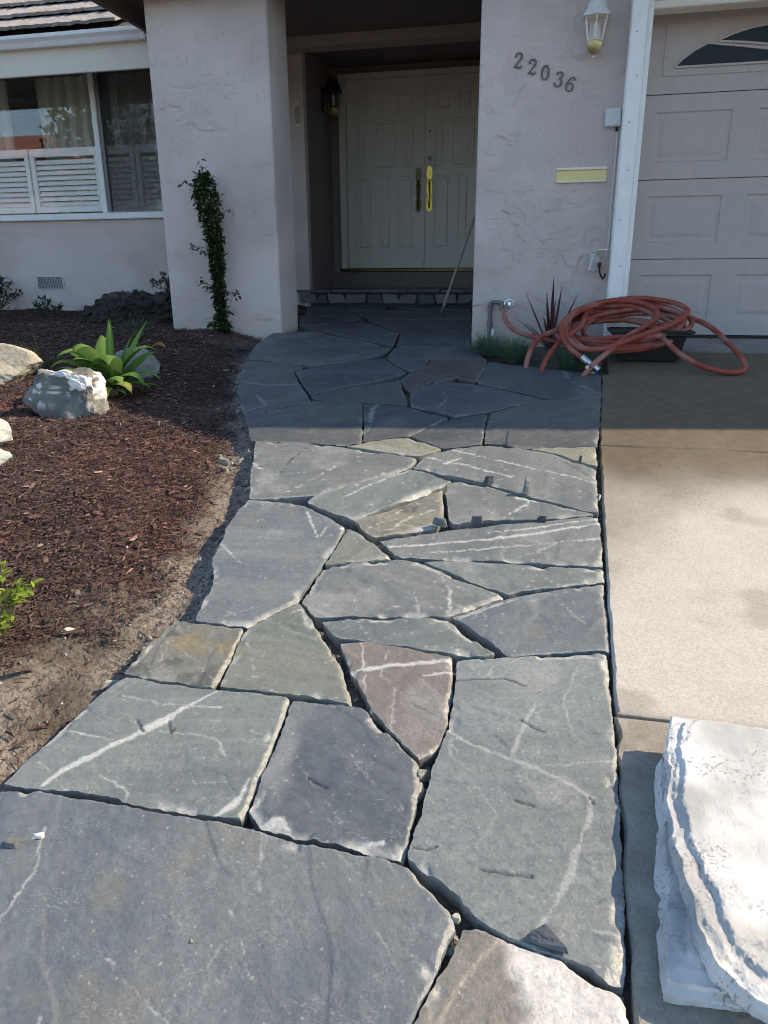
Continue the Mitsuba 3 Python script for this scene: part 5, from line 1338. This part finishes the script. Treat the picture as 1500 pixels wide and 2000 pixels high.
mp = np.vstack([bed_points(150000, 81, -3.3, -1.0, 1.15, 4.0, mulch_keep), bed_points(42000, 82, -5.2, -1.4, 4.0, 6.4, mulch_keep), bed_points(9000, 83, -7.5, -2.3, 6.0, 7.55, mulch_keep), bed_points(9000, 84, -2.6, -1.0, 0.4, 1.2, mulch_keep)])
r = np.random.default_rng(85)
n = len(mp)
big = r.random(n) < 0.10
L = np.where(big, r.uniform(0.018, 0.040, n), r.uniform(0.005, 0.017, n)) * np.where(mp[:, 1] > 4, 1.25, 1.0)
chunk = r.random(n) < 0.0012
L = np.where(chunk, r.uniform(0.045, 0.08, n), L)
Wd = L * np.where(chunk, r.uniform(0.25, 0.45, n), r.uniform(0.10, 0.30, n))
Hh = np.minimum(L * 0.16, 0.007) * r.uniform(0.5, 1.2, n)
z = terrain(mp[:, 0], mp[:, 1]) + r.uniform(0.000, 0.012, n) + 0.008 * (fbm(np.column_stack([mp * 8, mp[:, :1] * 0]), 3, 86))
tone = r.random(n)
col = np.where((tone < 0.80)[:, None], np.array([0.074, 0.047, 0.043]), np.where((tone < 0.972)[:, None], np.array([0.100, 0.064, 0.057]), np.array([0.25, 0.19, 0.155])))
col = col * r.uniform(0.55, 1.5, (n, 1))
redp = sstep(0.50, 0.66, fbm(np.column_stack([mp * 1.9, mp[:, :1] * 0]), 3, 87))[:, None]
col = col * (1 + redp * np.array([0.22, 0.02, 0.0]))
mv, mf, mc = shards(np.column_stack([mp, z]), L, Wd, Hh, r.uniform(0, 2 * np.pi, n), r.normal(0, 0.22, n), col)
struct('mulch', (mv, mf), 'chip', 'reddish brown shredded bark mulch over the planting bed', kind='stuff', color=mc)

ico = trimesh.creation.icosphere(subdivisions=1)
iv, iff = np.array(ico.vertices), np.array(ico.faces)


def pebbles(P, S, colr, seed):
    r = np.random.default_rng(seed)
    n = len(P)
    sc = S[:, None, None] * r.uniform(0.55, 1.2, (n, 1, 3))
    V = iv[None] * sc * (1 + 0.35 * (r.random((n, len(iv), 1)) - 0.5))
    a = r.uniform(0, 6.28, n)
    c, s = np.cos(a)[:, None], np.sin(a)[:, None]
    V = np.stack([V[..., 0] * c - V[..., 1] * s, V[..., 0] * s + V[..., 1] * c, V[..., 2]], -1) + P[:, None]
    F = (iff[None] + len(iv) * np.arange(n)[:, None, None]).reshape(-1, 3)
    return V.reshape(-1, 3), F, np.repeat(colr, len(iv), 0)


gp_ = bed_points(6500, 91, -3.2, -0.5, 0.5, 4.6, lambda P: (path_edge_x(P[:, 1]) - P[:, 0] > 0.0) * (0.12 + 0.88 * sstep(0.15, -0.05, mulch_edge_x(P[:, 1]) - P[:, 0])))
r = np.random.default_rng(92)
n = len(gp_)
S = np.exp(r.normal(-5.75, 0.5, n))
cc = np.array([0.25, 0.22, 0.185]) * r.uniform(0.55, 1.35, (n, 1))
wh = r.random(n) < 0.035
cc[wh] = np.array([0.62, 0.60, 0.57]) * r.uniform(0.8, 1.1, (wh.sum(), 1))
S[wh] *= 1.7
gv, gf, gc = pebbles(np.column_stack([gp_, terrain(gp_[:, 0], gp_[:, 1]) + S * 0.35]), S, cc, 93)
# crumbs of stone and mortar lying in the joints between the flagstones
jp = bed_points(24000, 95, -2.6, 0.3, 0.6, 5.0, lambda P: 1.0 * ((path_edge_x(P[:, 1]) - P[:, 0]) < 0.05))
jp = jp[jp[:, 0] < np.interp(jp[:, 1], DX[:, 0], DX[:, 1]) + 0.005]
r = np.random.default_rng(96)
S2 = np.exp(r.normal(-5.35, 0.5, len(jp)))
c2 = np.array([0.20, 0.185, 0.165]) * r.uniform(0.6, 1.7, (len(jp), 1))
jv, jf, jc = pebbles(np.column_stack([jp, terrain(jp[:, 0], jp[:, 1]) + S2 * 0.3]), S2, c2, 97)
struct('gravel', (np.vstack([gv, jv]), np.vstack([gf, jf + len(gv)])), 'chip', 'crumbs of soil and gravel beside the path and in its joints', kind='stuff', color=np.vstack([gc, jc]))


def flake(center, size, seed, yaw, tilt, color, label, group='loose stone chips on the path', name='stone_chip', roll=0.0):
    """A broken flake of slate: hull of a jittered thin prism, then roughened."""
    r = np.random.default_rng(seed)
    a = np.sort(r.uniform(0, 2 * np.pi, 7))
    ring = np.stack([np.cos(a), np.sin(a)], 1) * r.uniform(0.7, 1.0, (7, 1))
    size = np.array(size) * 0.8
    pts = np.vstack([np.column_stack([ring, np.full(7, -0.5)]), np.column_stack([ring * r.uniform(0.55, 0.95, (7, 1)), r.uniform(0.2, 0.6, 7)])]) * np.array(size)
    m = trimesh.convex.convex_hull(pts)
    m = m.subdivide().subdivide()
    v = np.array(m.vertices)
    v *= 1 + 0.18 * (fbm(v / max(size) * 3 + seed, 3, seed) - 0.5)[:, None]
    R = trimesh.transformations.euler_matrix(roll, tilt, yaw)[:3, :3]
    v = v @ R.T
    v[:, 2] -= v[:, 2].min() + 0.002
    m = trimesh.Trimesh(v + np.asarray(center), m.faces, process=False)
    c = np.asarray(color) * (0.75 + 0.5 * fbm(np.array(m.vertices) * 60, 3, seed))[:, None]
    return single(name, m, 'rock', label, 'clod' if name == 'clod' else 'stone chip', False, group, color=c)


def on_path(x, y, dz=0.0):
    return (x, y, float(gz(y)) + dz)


GREY, DARK, PALE = (0.15, 0.16, 0.165), (0.06, 0.066, 0.075), (0.42, 0.43, 0.42)
flake(on_path(-0.224, 3.057), (0.034, 0.026, 0.045), 201, 0.3, 0.1, DARK, 'dark stone chip in the joint left of the propped chip')
flake(on_path(-0.058, 2.985), (0.032, 0.020, 0.080), 202, 0.9, 0.12, GREY, 'grey stone chip standing upright between two sunlit flagstones')
flake(on_path(-0.181, 3.545), (0.016, 0.012, 0.075), 203, 0.2, 0.05, GREY, 'thin upright stone chip at the edge of the shade')
flake(on_path(0.162, 3.357), (0.018, 0.014, 0.036), 204, 0.6, 0.2, DARK, 'little stone chip on the yellowish triangular flagstone')
flake(on_path(-0.372, 2.640), (0.045, 0.034, 0.036), 205, 0.2, 0.1, GREY, 'grey chip at the foot of the short joint in the middle of the path')
flake(on_path(-0.235, 2.685), (0.036, 0.022, 0.034), 206, 0.4, 0.1, (0.11, 0.115, 0.12), 'wedge chip on the banded flagstone joint')
flake(on_path(0.011, 2.74), (0.030, 0.020, 0.026), 207, 0.1, 0.1, DARK, 'small dark chip at the upper edge of the banded flagstone')
flake((0.222, 1.76, 0.215), (0.010, 0.020, 0.026), 208, 0.2, 0.1, PALE, 'pale chip in the gap along the driveway', )
flake((0.232, 3.0, 0.40), (0.009, 0.022, 0.028), 209, 0.1, 0.1, PALE, 'pale chip in the driveway gap near the upright chips')
flake(on_path(-1.035, 1.060), (0.050, 0.020, 0.014), 210, 0.35, 0.05, (0.13, 0.135, 0.14), 'grey sliver with a white end on the largest flagstone')
flake(on_path(-1.003, 1.076, 0.003), (0.018, 0.013, 0.014), 215, 0.6, 0.2, (0.6, 0.6, 0.58), 'white fragment beside the sliver on the largest flagstone')
tp = np.array([(0.018, 1.042, 0.004), (0.022, 1.052, 0.002), (0.098, 1.030, 0.004), (0.093, 1.043, 0.001), (0.094, 1.034, 0.014), (0.056, 1.060, 0.030), (0.058, 1.066, 0.020), (0.034, 1.052, 0.018)])
tp[:, 2] += gz(tp[:, 1]) + 0.002
tm_ = trimesh.convex.convex_hull(tp).subdivide().subdivide()
single('stone_chip', tm_, 'rock', 'broad dark triangular chip over the joint at the bottom of the path', 'stone chip', False, 'loose stone chips on the path',
       color=np.array([0.11, 0.118, 0.13]) * (0.7 + 0.6 * fbm(np.array(tm_.vertices) * 90, 3, 5))[:, None])
flake(on_path(-0.106, 1.072, -0.014), (0.014, 0.013, 0.018), 212, 0.3, 0.2, (0.34, 0.33, 0.30), 'pale crumb in the joint corner near the bottom of the path')
flake(on_path(-0.575, 0.930), (0.0085, 0.0085, 0.007), 213, 0, 0, (0.30, 0.28, 0.20), 'round tan pebble in the middle of the largest flagstone')
flake(on_path(-0.184, 1.060), (0.005, 0.005, 0.006), 214, 0, 0, DARK, 'tiny dark pebble near the corner of the largest flagstone')
flake((-0.385, 1.588, 0.195), (0.040, 0.022, 0.022), 216, -0.7, 0.3, (0.12, 0.125, 0.12), 'dark shard wedged beside the brown flagstone')
flake((-0.236, 1.428, 0.165), (0.040, 0.030, 0.030), 217, 0.7, 0.1, (0.26, 0.25, 0.215), 'lump of dry mortar below the brown flagstone tip')
flake((-0.232, 1.375, 0.158), (0.022, 0.040, 0.025), 218, 0.1, 0.1, (0.30, 0.29, 0.25), 'dry mortar strip beside the dark slate flagstone')
BEDG = 'stone chips lying on the planting bed'
flake((-1.439, 1.824, float(terrain(-1.439, 1.824)) + 0.006), (0.040, 0.020, 0.012), 221, 0.9, 0.15, (0.5, 0.5, 0.5), 'white triangular chip on the mulch', BEDG)
flake((-1.175, 1.645, float(terrain(-1.175, 1.645)) + 0.005), (0.052, 0.022, 0.018), 222, 0.75, 0.25, (0.30, 0.31, 0.29), 'grey chip on the soil beside the mottled flagstone', BEDG)
for i, (x, y) in enumerate([(-1.55, 3.27), (-1.47, 3.30), (-1.51, 3.20), (-1.60, 3.33)]):
    flake((x, y, float(terrain(x, y)) - 0.004), (0.05 - 0.007 * i, 0.035, 0.035), 230 + i, i * 0.9, 0.2, (0.30 - 0.04 * i, 0.27 - 0.03 * i, 0.225 - 0.03 * i),
          ['pale clod at the path edge by the shade', 'dark lump at the path edge by the shade', 'small white lump at the path edge by the shade', 'flat clod left of the lumps at the path edge'][i], 'clods at the path edge', 'clod')

# ---------------------------------------------------------------- plants


def leaf_blade(base, az, el0, length, width, droop, n=10, fold=0.35, twist=0.0, shape=1.0, waist=0.55, tipcurl=0.0):
    """A long leaf: an arching midrib with a gutter cross-section; returns vertices, faces and a 0..1 position along it."""
    t = np.linspace(0, 1, n)
    el = el0 - droop * t ** 1.4 - tipcurl * np.maximum(0, t - 0.6) * 2.5
    ds = length / (n - 1)
    d = np.stack([np.cos(el) * math.cos(az), np.cos(el) * math.sin(az), np.sin(el)], 1)
    P = np.asarray(base) + np.vstack([[0, 0, 0], np.cumsum(d[:-1] * ds, 0)])
    w = width * 0.5 * (waist + (1 - waist) * np.sin(np.pi * np.minimum(t * 0.9 + 0.10, 1))) * np.clip((1 - t) / 0.38, 0, 1) ** (0.62 * shape)
    s = np.array([-math.sin(az), math.cos(az), 0.0])
    s = np.repeat(s[None], n, 0)
    up = np.cross(d, s) * -1
    up = np.where((up[:, 2] < 0)[:, None] & (el < 1.2)[:, None], up, up)
    tw = twist * t
    s2 = s * np.cos(tw)[:, None] + up * np.sin(tw)[:, None]
    u2 = -s * np.sin(tw)[:, None] + up * np.cos(tw)[:, None]
    rows = []
    for q in (-1, -0.5, 0, 0.5, 1):
        rows.append(P + s2 * (w * q)[:, None] + u2 * (w * fold * abs(q) ** 1.5 * -1)[:, None] * -1)
    V = np.stack(rows, 1).reshape(-1, 3)
    F = []
    for i in range(n - 1):
        for j in range(4):
            a = i * 5 + j
            F += [[a, a + 1, a + 6], [a, a + 6, a + 5]]
    return V, np.array(F), np.repeat(t, 5), np.tile(np.array([1, 0.5, 0, 0.5, 1]), n)


def small_leaves(C, size, aspect, rngs, col, tilt=(0.2, 0.6), fold=0.25, az=None):
    """Many small pointed leaves: a folded six point blade each (8 faces)."""
    n = len(C)
    r = np.random.default_rng(rngs)
    az = r.uniform(0, 2 * np.pi, n) if az is None else az
    el = r.normal(tilt[0], tilt[1], n)
    d = np.stack([np.cos(az) * np.cos(el), np.sin(az) * np.cos(el), np.sin(el)], 1)
    s = np.stack([-np.sin(az), np.cos(az), np.zeros(n)], 1)
    u = np.cross(d, s)
    roll = r.normal(0, 0.5, n)
    s, u = s * np.cos(roll)[:, None] + u * np.sin(roll)[:, None], -s * np.sin(roll)[:, None] + u * np.cos(roll)[:, None]
    L = size * r.uniform(0.7, 1.25, n)
    W = L * aspect * r.uniform(0.8, 1.2, n) * 0.5
    pts = [(0, 0, 0), (0.33, -0.9, fold), (0.33, 0, 0), (0.33, 0.9, fold), (0.68, -0.8, fold * .6), (0.68, 0, -0.05), (0.68, 0.8, fold * .6), (1, 0, -0.22)]
    V = np.stack([C + d * (L * a)[:, None] + s * (W * b)[:, None] + u * (W * c)[:, None] for a, b, c in pts], 1)
    f = np.array([[0, 2, 1], [0, 3, 2], [1, 2, 5], [1, 5, 4], [2, 3, 6], [2, 6, 5], [4, 5, 7], [5, 6, 7]])
    F = (f[None] + 8 * np.arange(n)[:, None, None]).reshape(-1, 3)
    return V.reshape(-1, 3), F, np.repeat(col, 8, 0)


def vary(n, a, b, seed, lo=0.75, hi=1.25):
    r = np.random.default_rng(seed)
    t = r.random((n, 1))
    return (np.array(a) * (1 - t) + np.array(b) * t) * r.uniform(lo, hi, (n, 1))


# the green rosette plant
rp = thing('rosette_plant', 'bright green rosette plant with broad arching leaves behind the lichened boulder', 'agave')
cx0, cy0 = -2.66, 4.08
cz0 = float(terrain(cx0, cy0)) + 0.03
U = math.radians
leaves = [  # azimuth (0 = right, -90 = towards the street), elevation, length, width, droop, tip curl
    (178, 38, 0.40, 0.060, 1.0, 0.5), (100, 82, 0.37, 0.055, 0.15, 0.0), (80, 85, 0.36, 0.035, 0.1, 0.0), (35, 62, 0.43, 0.095, 0.25, 0.0),
    (10, 60, 0.40, 0.070, 1.0, 1.1), (-95, 72, 0.40, 0.120, 1.1, 1.6), (-55, 62, 0.36, 0.120, 1.3, 1.3), (-125, 66, 0.38, 0.100, 1.3, 1.3),
    (-80, 40, 0.30, 0.095, 1.2, 0.8), (-35, 30, 0.32, 0.075, 1.2, 0.6), (-110, 25, 0.28, 0.080, 1.0, 0.5), (-150, 35, 0.34, 0.060, 1.4, 0.6),
    (150, 50, 0.36, 0.060, 1.1, 0.5), (-10, 25, 0.30, 0.060, 0.9, 0.4), (-60, 15, 0.30, 0.055, 0.7, 0.3), (-20, 45, 0.36, 0.080, 1.5, 0.9),
    (-165, 18, 0.30, 0.045, 0.9, 0.3), (-115, 48, 0.36, 0.085, 1.5, 0.9), (-45, 38, 0.34, 0.07, 1.1, 0.6), (5, 40, 0.36, 0.07, 1.2, 0.8), (-88, 22, 0.30, 0.07, 0.9, 0.4), (170, 58, 0.38, 0.07, 1.2, 0.6), (-170, 44, 0.36, 0.075, 1.3, 0.7), (-140, 52, 0.36, 0.09, 1.4, 0.8), (45, 70, 0.33, 0.06, 0.4, 0.1), (60, 50, 0.40, 0.085, 0.8, 0.4), (125, 60, 0.40, 0.075, 0.8, 0.3), (-100, 60, 0.30, 0.105, 1.0, 0.6),
    (-72, 55, 0.26, 0.090, 0.9, 0.5), (-40, 8, 0.27, 0.045, 0.4, 0.2), (-135, 10, 0.24, 0.050, 0.5, 0.2), (20, 12, 0.28, 0.05, 0.5, 0.2)]
for i, (a, e, L_, w_, dr_, tc) in enumerate(leaves):
    w_ *= 1.4 if w_ > 0.065 else 1.0
    b = (cx0 + 0.035 * math.cos(U(a)), cy0 + 0.035 * math.sin(U(a)), cz0 + (0.06 if e > 50 else 0.015))
    V, F, t, q = leaf_blade(b, U(a), U(e), L_, w_, dr_, n=14, fold=0.32, tipcurl=tc, waist=0.5)
    r = np.random.default_rng(700 + i)
    g = np.array([0.135, 0.24, 0.065]) * r.uniform(0.8, 1.2)
    if i in (0, 9, 12, 14, 21, 23):
        g = np.array([0.29, 0.33, 0.10]) * r.uniform(0.8, 1.1)
    c = g[None] * (0.86 + 0.28 * fbm(V * [40, 40, 40], 2, i))[:, None] * (1.0 + 0.12 * (1 - q))[:, None]
    c = c * (1 - 0.55 * sstep(0.93, 1.0, t))[:, None] + np.array([0.22, 0.14, 0.05]) * (0.55 * sstep(0.93, 1.0, t))[:, None]
    part(rp, 'leaf', (V, F), 'leaf', True, color=c)
part(rp, 'stem', lathe([(0.0, cz0 - 0.05), (0.045, cz0 - 0.05), (0.050, cz0 + 0.02), (0.03, cz0 + 0.08), (0, cz0 + 0.09)], 12, (cx0, cy0, 0)), 'bark', 40)

# climbing shrub trained up a stake at the pillar
vb = thing('climbing_shrub', 'narrow dark green climbing shrub trained up a stake against the pillar', 'shrub')
zb = 0.76
stem = spline([(-2.745, 5.97, zb), (-2.750, 5.965, 1.15), (-2.758, 5.97, 1.6), (-2.80, 5.975, 1.90), (-2.805, 5.96, 2.01)], 8)
part(vb, 'stake', tube([(-2.735, 6.01, zb - 0.05), (-2.75, 6.02, 1.7)], 0.017, 8), 'stick_wood', 40)
stems = [tube(stem, np.linspace(0.012, 0.004, len(stem)), 7)]
r = np.random.default_rng(810)
prof_z = np.array([0.78, 0.90, 1.00, 1.10, 1.25, 1.40, 1.55, 1.62, 1.75, 1.90, 1.98, 2.08, 2.14, 2.20])
prof_r = np.array([0.045, 0.085, 0.045, 0.06, 0.045, 0.06, 0.075, 0.095, 0.075, 0.10, 0.115, 0.085, 0.10, 0.05])
zz = r.uniform(0.80, 2.17, 2800)
sxy = np.stack([np.interp(zz, stem[:, 2], stem[:, k2_]) for k2_ in (0, 1)], 1)
rad = 0.74 * np.interp(zz, prof_z, prof_r) * (0.25 + 0.9 * r.random(2800) ** 0.6) * (0.7 + 0.6 * noise(np.column_stack([zz * 14, zz * 0, zz * 0]), 4))
ang = r.uniform(0, 2 * np.pi, 2800)
C = np.column_stack([sxy[:, 0] + rad * np.cos(ang), np.minimum(sxy[:, 1] + 0.7 * rad * np.sin(ang), 6.07), zz])
tw = [((-2.80, 5.96, 1.14), (-2.93, 5.90, 1.27)), ((-2.80, 5.96, 1.12), (-2.62, 5.90, 1.16)), ((-2.81, 5.96, 1.50), (-2.97, 5.92, 1.56)), ((-2.86, 5.96, 1.95), (-3.02, 5.92, 2.10)), ((-2.83, 5.96, 1.78), (-2.68, 5.91, 1.84)),
      ((-2.80, 5.96, 0.98), (-2.70, 5.9, 1.02)), ((-2.80, 5.96, 0.88), (-2.88, 5.88, 0.9)), ((-2.86, 5.96, 2.06), (-2.86, 5.93, 2.23)), ((-2.84, 5.96, 1.86), (-2.72, 5.92, 1.97))]
extra = []
for a, b in tw:
    a, b = (np.array([q[0] + 0.055, q[1], 0.78 + (q[2] - 0.78) * 0.915]) for q in (a, b))
    stems.append(tube(spline([a, (a + b) / 2 + [0, -0.01, 0.02], b], 4), 0.0032, 5))
    tt = r.uniform(0.35, 1.05, 26)[:, None]
    extra.append(a + (b - a) * tt + r.normal(0, 0.018, (26, 3)))
part(vb, 'stem', cat(stems), 'bark', 40)
C = np.vstack([C] + extra)
C[:2800, 2] = 0.78 + (C[:2800, 2] - 0.78) * 0.915
lv = small_leaves(C, 0.043, 0.46, 811, vary(len(C), (0.018, 0.034, 0.012), (0.050, 0.078, 0.024), 812), (-0.25, 0.5))
part(vb, 'foliage', lv[:2], 'leaf', False, color=lv[2])


def bush(name, center, size, n, leaf, aspect, ca, cb, seed, label, mat='leaf', tilt=(0.35, 0.5), nst=9, lift=0.25):
    r = np.random.default_rng(seed)
    k = thing(name, label, 'shrub')
    c = np.array(center)
    st, pts, azs = [], [], []
    for i in range(nst):
        a = 2 * np.pi * (i + r.uniform(-0.3, 0.3)) / nst
        e = r.uniform(0.35, 1.4)
        tip = c + np.array([math.cos(a) * math.cos(e), math.sin(a) * math.cos(e), math.sin(e)]) * np.array(size) * r.uniform(0.8, 1.08)
        mid = c + (tip - c) * 0.5 + np.array([0, 0, 0.12 * size[2]])
        q = spline([c, mid, tip], 8)
        st.append(tube(q, np.linspace(0.0045, 0.0016, len(q)), 5))
        m = n // nst
        ti = np.clip(r.beta(2.0, 1.2, m), lift * 0.6, 1) * (len(q) - 1)
        p = np.stack([np.interp(ti, np.arange(len(q)), q[:, j]) for j in range(3)], 1)
        pts.append(p + r.normal(0, leaf * 0.35, (m, 3)))
        azs.append(a + r.normal(0, 1.1, m))
    P = np.vstack(pts)
    part(k, 'stem', cat(st), 'bark', 40)
    lv = small_leaves(P, leaf, aspect, seed + 1, vary(len(P), ca, cb, seed + 2), tilt, az=np.concatenate(azs))
    part(k, 'foliage', lv[:2], mat, False, color=lv[2])
    return k


bush('small_shrub', (-1.615, 1.70, 0.225), (0.22, 0.19, 0.22), 400, 0.033, 0.42, (0.16, 0.25, 0.035), (0.30, 0.38, 0.06), 820, 'bright yellow green young shrub at the left edge of the mulch', nst=12)
bush('leafy_shrub', (-6.05, 7.38, 0.90), (0.34, 0.20, 0.42), 420, 0.055, 0.36, (0.035, 0.065, 0.040), (0.07, 0.10, 0.06), 830, 'dark leafy shrub by the wall at the left edge', nst=11)
bush('leafy_shrub', (-5.22, 7.05, 0.86), (0.22, 0.16, 0.20), 180, 0.05, 0.36, (0.04, 0.08, 0.045), (0.07, 0.11, 0.06), 840, 'low green plant below the foundation vent', nst=8)
bush('leafy_shrub', (-3.72, 6.95, 0.90), (0.26, 0.18, 0.42), 330, 0.055, 0.42, (0.05, 0.085, 0.055), (0.085, 0.13, 0.085), 850, 'grey green shrub between the soil heap and the pillar', nst=9)
bush('leafy_shrub', (-3.30, 5.55, 0.78), (0.22, 0.14, 0.16), 90, 0.05, 0.30, (0.05, 0.08, 0.05), (0.08, 0.11, 0.07), 860, 'sparse small plant behind the rosette plant', nst=6)

# grass weed beside the buff boulder
wd = thing('grass_weed', 'thin dry grass weed beside the buff boulder', 'grass')
V_, F_, C_, o = [], [], [], 0
r = np.random.default_rng(870)
for i in range(46):
    v, f, t, q = leaf_blade((-3.50 + r.normal(0, 0.04), 4.56 + r.normal(0, 0.03), float(terrain(-3.5, 4.56))), r.uniform(0, 6.28), r.uniform(0.5, 1.5), r.uniform(0.10, 0.30), 0.0045, r.uniform(0.2, 1.0), n=6)
    V_.append(v); F_.append(f + o); o += len(v)
    C_.append(np.tile(np.array([0.11, 0.11, 0.06]) * r.uniform(0.6, 1.4), (len(v), 1)))
scene[wd] = mikit.ply((np.vstack(V_), np.vstack(F_)), 'matte_leaf', False, color=np.vstack(C_))


def tuft(x, y, rad, n, seed, label, h=0.185):
    r = np.random.default_rng(seed)
    z = float(gz(y)) - 0.035
    V_, F_, C_, o = [], [], [], 0
    for i in range(n):
        a = r.uniform(0, 6.28)
        rr = rad * 0.35 * math.sqrt(r.random())
        v, f, t, q = leaf_blade((x + rr * math.cos(a), y + rr * math.sin(a), z), a + r.normal(0, 0.5), r.uniform(0.55, 1.5), h * r.uniform(0.7, 1.3), 0.0032, r.uniform(0.3, 1.5), n=6)
        base = np.array([0.095, 0.17, 0.125]) if r.random() < 0.72 else np.array([0.15, 0.18, 0.085])
        V_.append(v); F_.append(f + o); o += len(v)
        C_.append(np.tile(base * r.uniform(0.6, 1.35), (len(v), 1)))
    k = thing('grass_tuft', label, 'grass', 'fine grass tufts along the entry wall')
    scene[k] = mikit.ply((np.vstack(V_), np.vstack(F_)), 'matte_leaf', False, color=np.vstack(C_))


tuft(-0.43, 5.36, 0.13, 620, 880, 'fine green grass tuft at the foot of the standpipe')
tuft(-0.24, 5.20, 0.135, 650, 881, 'fine grass tuft between the standpipe tuft and the hanging hose')
tuft(0.14, 5.02, 0.14, 650, 882, 'fine grass tuft under the hose coupler')

# red spiky plant at the wall
cd = thing('spiky_plant', 'dark red spiky plant in front of the stucco wall', 'plant')
sp = [(95, 84, 0.52, 0.03), (120, 78, 0.42, .05), (150, 62, 0.46, .1), (165, 45, 0.36, .35), (178, 35, 0.30, .5), (60, 78, 0.46, .05), (40, 62, 0.46, .08), (25, 50, 0.42, .2), (10, 38, 0.36, .3), (-60, 60, 0.32, .4),
      (-110, 62, 0.30, .4), (-150, 52, 0.30, .5), (80, 80, 0.36, .05), (105, 70, 0.32, .1), (-20, 55, 0.3, .4)]
for i, (a, e, L_, dr_) in enumerate(sp):
    V, F, t, q = leaf_blade((-0.005 + 0.01 * math.cos(U(a)), 5.56 + 0.01 * math.sin(U(a)), 0.755), U(a) if abs(a) < 70 or a > 110 or a < 0 else U(a), U(e), L_, 0.021, dr_, n=9, fold=0.5)
    V[:, 1] = np.minimum(V[:, 1], 5.78)
    part(cd, 'leaf', (V, F), 'matte_leaf', True, color=np.tile(np.array([0.10, 0.045, 0.05]) * (0.7 + 0.06 * i), (len(V), 1)))

# one dry leaf on the mulch
V, F, t, q = leaf_blade((-2.98, 5.20, float(terrain(-2.95, 5.2)) + 0.03), 0.5, 0.3, 0.10, 0.065, 1.2, n=9, fold=-0.5, twist=1.0)
single('fallen_leaf', (V, F), 'dry_leaf', 'curled orange brown leaf lying on the shaded mulch', 'leaf', True)
# twigs on the soil
for i, (x, y, a, L_) in enumerate([(-1.22, 1.70, 0.1, 0.13), (-1.15, 1.55, 1.2, 0.05)]):
    z = float(terrain(x, y)) + 0.012
    p = spline([(x, y, z), (x + 0.5 * L_ * math.cos(a), y + 0.5 * L_ * math.sin(a) + 0.012, z + 0.008), (x + L_ * math.cos(a), y + L_ * math.sin(a), z)], 5)
    single('twig', tube(p, 0.0022, 5), 'bark', ['longer dark twig on the soil near the mottled flagstone', 'short dark twig by the grey chip'][i], 'twig', 40, 'twigs on the soil')

# ---------------------------------------------------------------- across the street, seen mirrored in the window
nh = thing('neighbour_house', 'pink house with a red roof across the street, mirrored in the window', 'house')
part(nh, 'wall', box(-38, -21.5, -24, -16, -0.9, 6.1), 'pink_stucco')
rf = trimesh.convex.convex_hull(np.array([[-38.6, -24.6, 6.1], [-20.9, -24.6, 6.1], [-38.6, -15.4, 6.1], [-20.9, -15.4, 6.1], [-36, -20, 7.7], [-24.0, -20, 7.7]]))
part(nh, 'roof', rf, 'red_roof')
for i, (x, y, h, w, sd) in enumerate([(-16.9, -12.5, 8.4, 2.4, 901), (-27.5, -29, 9.0, 2.0, 902)]):
    t = thing('street_tree', ['leafy green tree across the street, mirrored in the window', 'taller tree behind the red roof, mirrored in the window'][i], 'tree', 'trees across the street')
    part(t, 'trunk', tube(spline([(x, y, -1), (x + 0.1, y, 1.5), (x - 0.1, y + 0.1, h * 0.6)], 5), np.linspace(0.22, 0.08, 11), 8), 'bark', 40)
    r = np.random.default_rng(sd)
    n = 5200
    d = r.normal(size=(n, 3))
    d /= np.linalg.norm(d, axis=1, keepdims=True)
    P = d * (r.random((n, 1)) ** 0.45)
    keep = fbm(P * 2.4 + sd, 3, sd) > 0.44
    P = P[keep] * [w, w, h * 0.36] + [x, y, h * 0.62]
    lv = small_leaves(P, 0.30, 0.55, sd + 1, vary(len(P), (0.06, 0.09, 0.025), (0.13, 0.17, 0.05), sd + 2), (0, 0.7))
    part(t, 'crown', lv[:2], 'leaf', False, color=lv[2])
